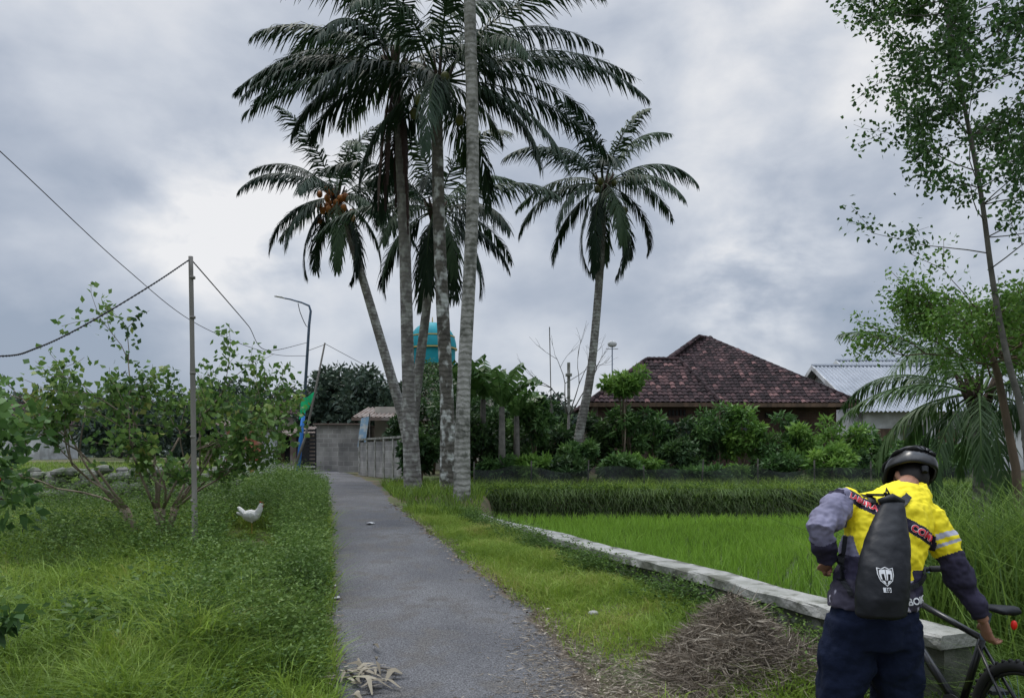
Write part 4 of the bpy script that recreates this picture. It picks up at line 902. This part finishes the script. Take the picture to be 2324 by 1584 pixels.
def hand(b,w,d,side,curl=.5,s=1.0):
    w=Vector(w); d=Vector(d).normalized(); side=Vector(side); side=(side-d*side.dot(d)).normalized(); nm=d.cross(side)
    b.tube([w,w+d*.045*s,w+d*.09*s],[.026*s,.036*s,.034*s],10,flat=.5) 
    for i,(o_,l) in enumerate(((.028,.07),(.010,.078),(-.009,.073),(-.026,.058))):
        p=w+d*.082*s+side*o_*s; q=p+(d*.9+nm*curl*.4).normalized()*l*.5*s; r_=q+(d*.4+nm*curl*1.6).normalized()*l*.35*s; t_=r_+(nm*curl*1.6-d*.3).normalized()*l*.28*s
        b.tube([p-d*.02,p,q,r_,t_],[.0095*s,.0095*s,.009*s,.008*s,.006*s],7)
    p=w+d*.03*s+side*.026*s; q=p+(side*.7+d*.7+nm*.2).normalized()*.035*s; r_=q+(side*.2+d*.9+nm*.6).normalized()*.035*s
    b.tube([p,q,r_],[.013*s,.011*s,.008*s],7)
Hd=Vector((2.165,4.02,1.567))
LS,LE,LW=Vector((1.69,3.79,1.46)),Vector((1.51,3.62,1.33)),Vector((1.57,3.68,1.155))
RS,RE,RW=Vector((2.135,3.79,1.39)),Vector((2.205,3.70,1.15)),Vector((2.335,3.66,.875))
b=Bd()
b.loft([(1.79,3.66,.82,.15,.11),(1.79,3.66,.95,.15,.11),(1.82,3.68,1.1,.14,.105),(1.87,3.72,1.25,.15,.11),(1.92,3.77,1.38,.16,.11),(1.97,3.81,1.47,.13,.085),(2.04,3.85,1.52,.07,.06)])
b.tube([(2.02,3.84,1.48),(2.08,3.9,1.52),(2.14,3.98,1.545)],[.065,.058,.055],12)
Mh=Matrix.Rotation(.3,3,'Y')@Matrix.Rotation(-.8,3,'X')
b.ell(Hd,(.075,.095,.11),20,14,0,Mh)
def hl(v): return Hd+Mh@Vector(v)
b.ell(hl((0,.03,-.06)),(.058,.06,.07),14,10,0,Mh); b.ell(hl((0,.1,-.02)),(.014,.02,.028),8,6,0,Mh); b.ell(hl((-.078,-.005,-.015)),(.012,.02,.034),8,6,0,Mh); b.ell(hl((.078,-.005,-.015)),(.012,.02,.034),8,6,0,Mh)
b.ell(hl((0,.088,-.06)),(.025,.012,.008),8,5,0,Mh)
b.tube([LS,LE,LW],[.05,.042,.028],10); b.tube([RS,RE,RW],[.05,.042,.028],10)
hand(b,LW,Vector((.12,.75,-.35)),(0,.2,1),.6)
hand(b,RW,Vector((.3,.15,-.85)),(-.2,1,.1),.9,1.08)
HipL=Vector((1.69,3.66,.86));HipR=Vector((1.89,3.66,.86)); KL=Vector((1.63,3.70,gz+.46));KR=Vector((1.94,3.74,gz+.46)); AL=Vector((1.58,3.62,gz+.09));AR=Vector((1.97,3.66,gz+.09))
b.tube([HipL,HipL.lerp(KL,.5),KL,KL.lerp(AL,.4),AL],[.085,.07,.052,.05,.035],10); b.tube([HipR,HipR.lerp(KR,.5),KR,KR.lerp(AR,.4),AR],[.085,.07,.052,.05,.035],10)
for A_ in (AL,AR): b.ell(A_+Vector((0,.07,-.05)),(.04,.12,.035),10,8)
figure('body',b,.005,M_skin,pe,3)
# jersey
b=Bd()
b.loft([(1.785,3.65,.945,.222,.155),(1.79,3.655,1.0,.215,.152),(1.81,3.67,1.08,.205,.145),(1.855,3.70,1.2,.2,.15),(1.9,3.745,1.32,.21,.155),(1.93,3.785,1.41,.22,.145),(1.965,3.815,1.47,.19,.12),(2.03,3.845,1.52,.13,.09),(2.08,3.88,1.545,.085,.075)],28)
b.ell(LS+Vector((.01,0,-.01)),(.085,.08,.075)); b.ell(RS+Vector((-.01,0,-.01)),(.085,.08,.075))
b.tube([LS,LS.lerp(LE,.5),LE,LE.lerp(LW,.5),LW.lerp(LE,.06)],[.082,.078,.07,.057,.042],14)
b.tube([RS,RS.lerp(RE,.5),RE,RE.lerp(RW,.5),RW.lerp(RE,.06)],[.082,.078,.066,.055,.04],14)
je=figure('jersey',b,.006,[M_yel,M_jblk,M_jgry,M_jlt,M_jpat],pe,4,disp=.05,dscale=.085)
off=np.array(world_loc(pe))
nP=len(je.data.polygons); C=np.empty(nP*3,dtype=np.float32); je.data.polygons.foreach_get('center',C); C=C.reshape(-1,3)+off
mi=np.zeros(nP,dtype=np.int32); X=C[:,0];Y=C[:,1];Z=C[:,2]
def seg(Pa,Pb):
    a=np.array(Pa);d=np.array(Pb)-a; t=((C-a)@d)/(d@d); tc_=np.clip(t,0,1); return t,np.linalg.norm(C-(a+tc_[:,None]*d),axis=1)
tLa,dLa=seg(LS,LE);tLb,dLb=seg(LE,LW);tRa,dRa=seg(RS,RE);tRb,dRb=seg(RE,RW)
mi[:]=0
lb=np.interp(Z,[.95,1.15,1.3,1.5],[1.76,1.70,1.69,1.715])
mi[X<lb]=2; mi[(X<lb)&(X<lb-.05)]=1; mi[(Z<1.09)]=4; mi[(Z<1.2)&(X<lb)&(Z>1.09)]=1
sl=Z+(X-1.765)*.59
mi[(sl>1.418)&(sl<1.492)&(X>lb)&(Z>1.15)]=1
mi[(Z<1.14)&(Z>1.0)&(X>1.93)]=1
armL=(np.minimum(dLa,dLb)<.095)&(X<1.68); armR=(np.minimum(dRa,dRb)<.095)&(X>2.1+.1*(1.4-Z))
mi[armL]=2; mi[armL&(dLb<dLa)&(tLb>.3)]=1; mi[armL&(tLa<.12)]=1
mi[armR]=0; mi[armR&(tRa>.42)&(tRa<.52)&(dRa<=dRb)]=3; mi[armR&(tRa>.6)&(tRa<.66)&(dRa<=dRb)]=3; mi[armR&(dRb<dRa)&(tRb>.0)]=1
mi[armR&(tRa>.82)]=1
je.data.polygons.foreach_set('material_index',mi)
# trousers
b=Bd(); b.loft([(1.79,3.655,.76,.2,.14),(1.79,3.655,.86,.215,.15),(1.785,3.65,.985,.2,.14)],24)
b.tube([HipL+Vector((0,0,.02)),HipL.lerp(KL,.5),KL,KL.lerp(AL,.5),AL+Vector((0,0,.02))],[.13,.13,.115,.1,.085],14)
b.tube([HipR+Vector((0,0,.02)),HipR.lerp(KR,.5),KR,KR.lerp(AR,.5),AR+Vector((0,0,.02))],[.13,.128,.115,.1,.085],14)
figure('trousers',b,.009,M_navy,pe,4,disp=.05,dscale=.13)
for A_ in (AL,AR):
    b=Bd(); b.ell(A_+Vector((0,.07,-.045)),(.052,.145,.045),12,8); b.tube([A_+Vector((0,0,.03)),A_+Vector((0,.01,-.05))],[.05,.055],10); figure('shoe',b,.008,M_shoe,pe,2)
b=Bd(); b.ell(hl((0,-.012,.0)),(.081,.096,.108),18,12,0,Mh); figure('hair',b,.008,M_hair,pe,1)
# helmet
b=Bd(); vs=[];fs=[];nu,nv=40,14
for j in range(nv+1):
    for i in range(nu):
        ph=2*math.pi*i/nu; th=j/nv*(1.62+.42*max(0,-math.sin(ph))); rib=1+.03*math.cos(6*ph)*math.sin(th)
        v=Vector((.108*math.sin(th)*math.cos(ph)*rib,.138*math.sin(th)*math.sin(ph)*rib-.005,.105*math.cos(th)*rib+.028)); vs.append(Hd+Mh@v)
for j in range(nv):
    for i in range(nu):
        a=j*nu+i;c=j*nu+(i+1)%nu; fs.append((a,a+nu,c+nu,c))
b.add(vs,fs); he=b.obj('helmet',M_blk,parent=pe,smooth=True); so=he.modifiers.new('t','SOLIDIFY'); so.thickness=.018; so.offset=1
M_vent=mat('vent_dark',(.002,.002,.002),rough=.9); M_rib=mat('helmet_rib',(.02,.021,.025),(.014,.015,.018),rough=.35,spec=.4)
def hp3(a,th,k=1.0): return Hd+Mh@(Vector((math.sin(a)*.122*math.cos(th),.152*math.sin(th)-.005,.12*math.cos(a)*math.cos(th)+.03))*k)
b=Bd()
for a in (-.95,-.5,0,.5,.95):
    for seg_ in ((-1.25,-.75),(-.6,-.1),(.1,.6),(.75,1.2)):
        b.tube([hp3(a,seg_[0]+(seg_[1]-seg_[0])*k/4,1.05) for k in range(5)],[.005,.014,.016,.013,.005],8)
b.obj('vents',M_vent,parent=he,smooth=True)
b=Bd()
for a in (-.73,-.25,.25,.73): b.tube([hp3(a,-1.35+2.6*k/12,1.06) for k in range(13)],[.004]+[.011]*11+[.004],8)
b.obj('ribs',M_rib,parent=he,smooth=True)
b=Bd(); b.tube([hl((0,-.12,-.03)),hl((0,-.112,-.06))],[.02,.015],8); b.obj('rear_strap',M_mblk,parent=he)
# ---------------- dry bag backpack
bp_=thing('backpack','black roll-top dry bag backpack with white shield emblem','backpack',(1.75,3.5,.98))
b=Bd(); secs=[(1.705,3.42,.945,.095,.06),(1.705,3.415,.96,.117,.08),(1.71,3.42,1.04,.121,.087),(1.74,3.455,1.18,.117,.085),(1.782,3.51,1.3,.102,.075),(1.818,3.555,1.39,.078,.055),(1.838,3.575,1.44,.062,.036),(1.847,3.59,1.47,.057,.022)]
b.loft(secs,32); bag=figure('bag_body',b,.006,M_mblk,bp_,5,disp=.014,dscale=.1)
b=Bd(); b.tube([(1.785,3.595,1.465),(1.845,3.585,1.487),(1.9,3.6,1.465)],[.018,.022,.018],8); b.tube([(1.825,3.62,1.47),(1.845,3.645,1.53),(1.865,3.62,1.47)],.006,6); b.obj('roll_top',M_mblk,parent=bp_,smooth=True)
def bvh_of(o):
    me=o.data; off=Vector(world_loc(o.parent)); return BVHTree.FromPolygons([v.co+off for v in me.vertices],[p.vertices[:] for p in me.polygons])
BJ=bvh_of(je); BB=bvh_of(bag)
def drape_pts(pts,bvh,off=.004):
    out=[]
    for p in pts:
        h=bvh.ray_cast(Vector((p[0],p[1],p[2])),Vector((0,1,0)))
        out.append(Vector((p[0],(h[0].y if h[0] is not None else 3.62)-off,p[2])))
    return out
def strap(path,w,name,par,m_):
    b=Bd(); P=smooth_path(path,24); vs=[];P=[Vector(p) for p in P]
    for i,p in enumerate(P):
        d=(P[min(i+1,24)]-P[max(i-1,0)]).normalized(); s=Vector((d.z,0,-d.x)); s=s.normalized() if s.length>1e-4 else Vector((1,0,0))
        q=drape_pts([(p.x+s.x*w/2,3.0,p.z+s.z*w/2),(p.x-s.x*w/2,3.0,p.z-s.z*w/2)],BJ,.012); vs+=q
    b.add(vs,[(2*i,2*i+1,2*i+3,2*i+2) for i in range(24)]); o=b.obj(name,m_,parent=par); so=o.modifiers.new('t','SOLIDIFY'); so.thickness=.006
strap([(1.81,3,1.45),(1.815,3,1.48),(1.825,3,1.51)],.024,'strap',bp_,M_mblk); strap([(1.88,3,1.43),(1.94,3,1.46),(1.99,3,1.49)],.028,'strap',bp_,M_mblk)
strap([(1.63,3,1.02),(1.61,3,1.14),(1.625,3,1.3)],.02,'strap',bp_,M_mblk); strap([(1.84,3,1.05),(1.95,3,1.08),(2.01,3,1.15)],.02,'strap',bp_,M_mblk)
def text(s,size,loc,rot,bvh,mats,par,name,off=.006,outline=None):
    for pas in ((0,) if outline is None else (1,0)):
        cu=bpy.data.curves.new('t','FONT'); cu.body=s; cu.size=size; cu.align_x='CENTER'; cu.align_y='CENTER'; cu.offset=(.003 if pas else .0012); cu.resolution_u=3
        o=bpy.data.objects.new('t',cu); COL.objects.link(o); dg=bpy.context.evaluated_depsgraph_get(); me=bpy.data.meshes.new_from_object(o.evaluated_get(dg)); bpy.data.objects.remove(o)
        bm=bmesh.new(); bm.from_mesh(me); bmesh.ops.triangulate(bm,faces=bm.faces); bmesh.ops.subdivide_edges(bm,edges=bm.edges,cuts=1); bm.to_mesh(me); bm.free()
        c,sn=math.cos(rot),math.sin(rot); pts=[]
        for v in me.vertices: pts.append((loc[0]+v.co.x*c-v.co.y*sn,3.0,loc[1]+v.co.x*sn+v.co.y*c))
        P=drape_pts(pts,bvh,off+(0 if pas else .003)); off0=Vector(world_loc(par))
        for v,p in zip(me.vertices,P): v.co=p-off0
        me.materials.clear(); me.materials.append(outline if pas else mats); me.update()
        q=bpy.data.objects.new(name+('_outline' if pas else ''),me); q.parent=par; COL.objects.link(q)
text('LABURA',.038,(1.76,1.46),-.53,BJ,M_rdp,pe,'lettering',outline=M_wh)
text('COMM',.047,(2.01,1.308),-.53,BJ,M_rdp,pe,'lettering',outline=M_wh)
text('BOIK',.045,(1.93,1.0),.1,BJ,M_wh,pe,'lettering',off=.01)
text('10',.022,(1.698,1.085),-.05,BB,M_mblk,bp_,'number_mark',off=.006,outline=None)
def flatshape(poly,loc,sc,bvh,m_,par,name,off=.004):
    b=Bd(); 
    for quad in poly: 
        P=drape_pts([(loc[0]+x*sc,3.0,loc[1]+z*sc) for x,z in quad],bvh,off); b.add(P,[tuple(range(len(P)))])
    return b.obj(name,m_,parent=par)
out=[(-.5,.55),(-.25,.48),(0,.6),(.25,.48),(.5,.55),(.5,.1),(.38,-.3),(0,-.65),(-.38,-.3),(-.5,.1)]
inn=[(x*.9,z*.9) for x,z in out]; n=len(out)
ring=[[out[i],out[(i+1)%n],inn[(i+1)%n],inn[i]] for i in range(n)]
hf_=[[(-.38,.38),(-.02,.44),(-.02,.16),(-.4,.12)],[(-.4,.12),(-.28,.14),(-.24,-.22),(-.34,-.18)],[(-.12,.17),(-.02,.16),(-.02,-.3),(-.08,-.22)],[(-.3,-.26),(-.1,-.3),(-.03,-.5),(-.1,-.48)]]
fig=hf_+[[(-x,z) for x,z in q][::-1] for q in hf_]
flatshape(ring+fig,(1.7,1.145),.068,BB,M_wh,bp_,'emblem')
flatshape([[(-.5,.3),(.5,.3),(.5,-.3),(-.5,-.3)]],(1.698,1.085),.034,BB,M_wh,bp_,'emblem',off=.003)
# ------------------------------------------------------------------ bicycle
gb=float(H(2.4,4.0)); bk=thing('bicycle','black mountain bicycle held upright on the verge','bicycle',(2.45,3.9,gb))
Rr=Vector((2.475,3.55,gb+.345)); dr=Vector((-.15,.985,0)).normalized(); pr=Vector((dr.y,-dr.x,0))
def bp(f,z,s=0): return Rr+dr*f+pr*s+Vector((0,0,z-.345))
def wheel(c):
    w=bpy.data.objects.new('wheel',None); w.parent=bk; w.location=c-Vector(world_loc(bk)); COL.objects.link(w)
    b=Bd(); n=48; pts=[c+dr*math.cos(2*math.pi*i/n)*.32+Vector((0,0,1))*math.sin(2*math.pi*i/n)*.32 for i in range(n+1)]
    b.tube(pts,.027,8)
    for i in range(0,96):
        a=2*math.pi*i/96; p=c+(dr*math.cos(a)+Vector((0,0,math.sin(a))))*.345+pr*(.012 if i%2 else -.012); b.box(p,(.014,.014,.014),rz=a)
    b.obj('tyre',M_shoe,parent=w,smooth=True)
    b=Bd(); b.tube([c+(dr*math.cos(2*math.pi*i/n)+Vector((0,0,math.sin(2*math.pi*i/n))))*.288 for i in range(n+1)],.011,6); b.obj('rim',M_blk,parent=w,smooth=True)
    b=Bd()
    for i in range(28):
        a=2*math.pi*i/28; b.tube([c+pr*(.025 if i%2 else -.025),c+(dr*math.cos(a)+Vector((0,0,math.sin(a))))*.285],.0012,4)
    b.tube([c-pr*.06,c+pr*.06],.02,10); b.tube([c-pr*.035,c-pr*.032],.08,20); b.obj('spokes',M_steel,parent=w)
wheel(bp(0,.345)); wheel(bp(1.12,.345))
b=Bd(); BBk=bp(.43,.32); ST=bp(.28,.74); HT=bp(.9,.86); HB=bp(.94,.74)
b.tube([BBk,ST],.019,8); b.tube([ST,HT],.018,8); b.tube([BBk,HB],.025,8); b.tube([HT+Vector((0,0,.03)),HB-Vector((0,0,.03))],.024,8)
for s in (-.05,.05): b.tube([BBk+pr*s*.5,bp(0,.345,s)],.011,6); b.tube([bp(.29,.7,s*.3),bp(0,.345,s)],.009,6)
b.obj('frame',M_blk,parent=bk,smooth=True)
b=Bd(); b.tube([ST,bp(.235,.88)],.014,8); b.obj('seat_post',M_steel,parent=bk)
b=Bd(); b.tube([bp(.08,.915),bp(.12,.92),bp(.2,.915),bp(.3,.91),bp(.38,.905)],[.045,.075,.055,.025,.015],12,flat=.32); b.obj('saddle',M_mblk,parent=bk,smooth=True)
b=Bd(); b.ell(bp(.08,.855),(.015,.015,.024),10,8); M_tail=mat('tail_light_red',(.7,.02,.01),rough=.25); b.obj('tail_light',M_tail,parent=bk,smooth=True)
b=Bd()
for s in (-.055,.055): b.tube([bp(.96,.68,s),bp(1.12,.345,s)],.016,8)
b.tube([bp(.96,.68,-.06),bp(.96,.68,.06)],.02,8); b.obj('fork',M_blk,parent=bk,smooth=True)
b=Bd(); b.tube([bp(.9,.9),bp(.96,.98)],.018,8); b.tube([bp(.9,1.0,-.31),bp(.94,.99,-.1),bp(.96,.98,0),bp(.94,.99,.1),bp(.9,1.0,.31)],.014,8); hb=b.obj('handlebar',M_mblk,parent=bk,smooth=True)
for s in (-1,1):
    b=Bd(); b.tube([bp(.915,.997,s*.2),bp(.9,1.0,s*.32)],.019,10); b.obj('grip',M_shoe,parent=hb,smooth=True)
    b=Bd(); b.tube([bp(.95,.985,s*.18),bp(1.0,.96,s*.26)],.006,6); b.obj('brake_lever',M_steel,parent=hb)
b=Bd(); b.tube([BBk-pr*.05,BBk-pr*.042],.085,24); b.tube([BBk-pr*.08,BBk-pr*.08+Vector((dr.x*.1,dr.y*.1,-.13))],.01,6); b.tube([BBk+pr*.08,BBk+pr*.08-Vector((dr.x*.1,dr.y*.1,-.13))],.01,6)
b.box(BBk-pr*.12+Vector((dr.x*.1,dr.y*.1,-.13)),(.09,.09,.02)); b.box(BBk+pr*.12-Vector((dr.x*.1,dr.y*.1,-.13)),(.09,.09,.02)); b.obj('crankset',M_shoe,parent=bk)
# ------------------------------------------------------------------ chicken
cz=float(H(HX,HY))+.03; ch=thing('chicken','white chicken standing in the grass with raised tail','chicken',(HX,HY,cz))
M_fea=mat('white_feather',(.8,.79,.76),(.72,.71,.67),scale=20,rough=.9); M_comb=mat('comb_red',(.5,.03,.02),rough=.6); M_leg=mat('yellow_leg',(.5,.35,.08),rough=.7)
b=Bd(); cx,cy=HX,HY; z=cz+.08
b.ell((cx,cy,z+.15),(.13,.08,.09)); b.tube([(cx+.08,cy,z+.17),(cx+.13,cy,z+.25),(cx+.14,cy,z+.3)],[.06,.042,.03],10); b.ell((cx+.148,cy,z+.315),(.034,.026,.029))
b.tube([(cx-.08,cy,z+.17),(cx-.15,cy,z+.23),(cx-.19,cy,z+.28)],[.07,.065,.035],8,flat=.5); b.tube([(cx-.08,cy,z+.15),(cx-.17,cy,z+.18),(cx-.21,cy,z+.2)],[.06,.05,.025],8,flat=.5)
b.ell((cx-.01,cy-.06,z+.16),(.09,.03,.05)); b.tube([(cx+.02,cy-.03,z+.12),(cx+.02,cy-.03,z+.05)],[.03,.012],8); b.tube([(cx+.02,cy+.03,z+.12),(cx+.0,cy+.03,z+.05)],[.03,.012],8)
figure('body',b,.006,M_fea,ch,2,disp=.01,dscale=.03)
b=Bd(); 
for i in range(4): b.ell((cx+.13+i*.014,cy,z+.347-.004*i),(.009,.006,.014),8,6)
b.ell((cx+.17,cy,z+.29),(.008,.006,.016),8,6); b.obj('comb',M_comb,parent=ch)
b=Bd(); b.tube([(cx+.175,cy,z+.315),(cx+.2,cy,z+.308)],[.009,.002],7); b.obj('beak',M_leg,parent=ch)
for s,dx in ((-.03,.02),(.03,0)):
    b=Bd(); b.tube([(cx+dx,cy+s,z+.06),(cx+dx,cy+s,z-.1)],.006,6)
    for a in (-.5,0,.5,3.14): b.tube([(cx+dx,cy+s,z-.1),(cx+dx+.045*math.cos(a),cy+s+.045*math.sin(a),z-.105)],.004,5)
    b.obj('leg',M_leg,parent=ch)
# ------------------------------------------------------------------ world
w=bpy.data.worlds.new('World'); S.world=w; w.use_nodes=True; nt=w.node_tree;N=nt.nodes;L=nt.links; N.clear()
o_=N.new('ShaderNodeOutputWorld'); bg=N.new('ShaderNodeBackground'); bg.inputs[1].default_value=.1; L.new(bg.outputs[0],o_.inputs[0])
sky=N.new('ShaderNodeTexSky'); sky.sky_type='NISHITA'; sky.sun_disc=False; sky.sun_elevation=math.radians(62); sky.sun_rotation=math.radians(-29)
tc=N.new('ShaderNodeTexCoord'); nv_=N.new('ShaderNodeVectorMath'); nv_.operation='NORMALIZE'; L.new(tc.outputs['Generated'],nv_.inputs[0]); DIR=nv_.outputs[0]
sp=N.new('ShaderNodeSeparateXYZ'); L.new(DIR,sp.inputs[0])
def M2(op,a,b_=None,cl=False):
    n=N.new('ShaderNodeMath'); n.operation=op; n.use_clamp=cl
    for i,v in enumerate((a,b_)):
        if v is None: continue
        if isinstance(v,(int,float)): n.inputs[i].default_value=v
        else: L.new(v,n.inputs[i])
    return n.outputs[0]
mpn=N.new('ShaderNodeMapping'); mpn.inputs['Scale'].default_value=(1,1,1.7); mpn.inputs['Location'].default_value=(4.3,1.7,2.1); L.new(DIR,mpn.inputs[0]); CV=mpn.outputs[0]
def noise(sc,det,dist,vec,rough=.55):
    n=N.new('ShaderNodeTexNoise'); n.inputs['Scale'].default_value=sc; n.inputs['Detail'].default_value=det; n.inputs['Distortion'].default_value=dist; n.inputs['Roughness'].default_value=rough; L.new(vec,n.inputs['Vector']); return n.outputs[0]
n1=noise(2.6,8,0,CV,.45); n2=noise(7,9,.15,CV,.52)
v=M2('ADD',M2('MULTIPLY',n1,.67),M2('MULTIPLY',n2,.33))
amp=M2('ADD',M2('MULTIPLY',M2('SUBTRACT',n2,.5),6.0),1.0)
def spot(d,rad,amt,mod=True):
    d=Vector(d).normalized()
    ds=N.new('ShaderNodeVectorMath'); ds.operation='DISTANCE'; L.new(DIR,ds.inputs[0]); ds.inputs[1].default_value=d
    mr=N.new('ShaderNodeMapRange'); mr.interpolation_type='SMOOTHSTEP'; mr.inputs[1].default_value=0; mr.inputs[2].default_value=rad; mr.inputs[3].default_value=amt; mr.inputs[4].default_value=0; L.new(ds.outputs[1],mr.inputs[0])
    return M2('MULTIPLY',mr.outputs[0],amp) if mod else mr.outputs[0]
for d,r_,a,mo in (((-.38,1,.30),.17,.14,True),((-.12,1,.36),.36,.09,False),((.33,1,.23),.16,.17,True),((.36,1,.52),.32,.04,True),((-.66,1,.22),.26,-.07,False),((-.5,1,.58),.34,.05,False),((.25,1,.12),.16,-.05,False),((-.3,1,.08),.25,.05,False),((.62,1,.3),.2,.04,True)): v=M2('ADD',v,spot(d,r_,a,mo))
rp=N.new('ShaderNodeValToRGB'); el=rp.color_ramp.elements
el[0].position=.36; el[0].color=(3.2,3.8,4.8,1); el[1].position=.48; el[1].color=(4.6,5.1,6.0,1)
e3=el.new(.57); e3.color=(6.1,6.5,7.2,1); e4=el.new(.72); e4.color=(8.8,8.8,8.9,1)
L.new(v,rp.inputs[0])
mr=N.new('ShaderNodeMapRange'); mr.interpolation_type='SMOOTHSTEP'; mr.inputs[1].default_value=.52; mr.inputs[2].default_value=.95; mr.inputs[3].default_value=1; mr.inputs[4].default_value=5.4; L.new(sp.outputs[2],mr.inputs[0])
mu=N.new('ShaderNodeMix'); mu.data_type='RGBA'; mu.blend_type='MULTIPLY'; mu.inputs[0].default_value=1; L.new(rp.outputs[0],mu.inputs[6]); cc=N.new('ShaderNodeCombineColor')
for i in range(3): L.new(mr.outputs[0],cc.inputs[i])
L.new(cc.outputs[0],mu.inputs[7])
mx=N.new('ShaderNodeMix'); mx.data_type='RGBA'; mx.inputs[0].default_value=.93; L.new(sky.outputs[0],mx.inputs[6]); L.new(mu.outputs[2],mx.inputs[7]); L.new(mx.outputs[2],bg.inputs[0])
sd=bpy.data.lights.new('sun','SUN'); sd.energy=1.5; sd.angle=math.radians(14); sd.color=(1,.94,.85); so=bpy.data.objects.new('sun',sd); COL.objects.link(so)
dirv=Vector((-.25,.45,1)).normalized(); so.rotation_euler=dirv.to_track_quat('Z','Y').to_euler(); so.location=(0,0,30)
# ------------------------------------------------------------------ camera
cd=bpy.data.cameras.new('camera'); cd.sensor_width=36; cd.lens=26; cd.shift_y=.1024; cd.clip_end=6000; cd.clip_start=.05
cam=bpy.data.objects.new('camera',cd); COL.objects.link(cam); cam.location=(0,0,1.7); cam.rotation_euler=(math.radians(90),0,0); S.camera=cam
S.view_settings.view_transform='Standard'; S.view_settings.look='None'; S.view_settings.exposure=0
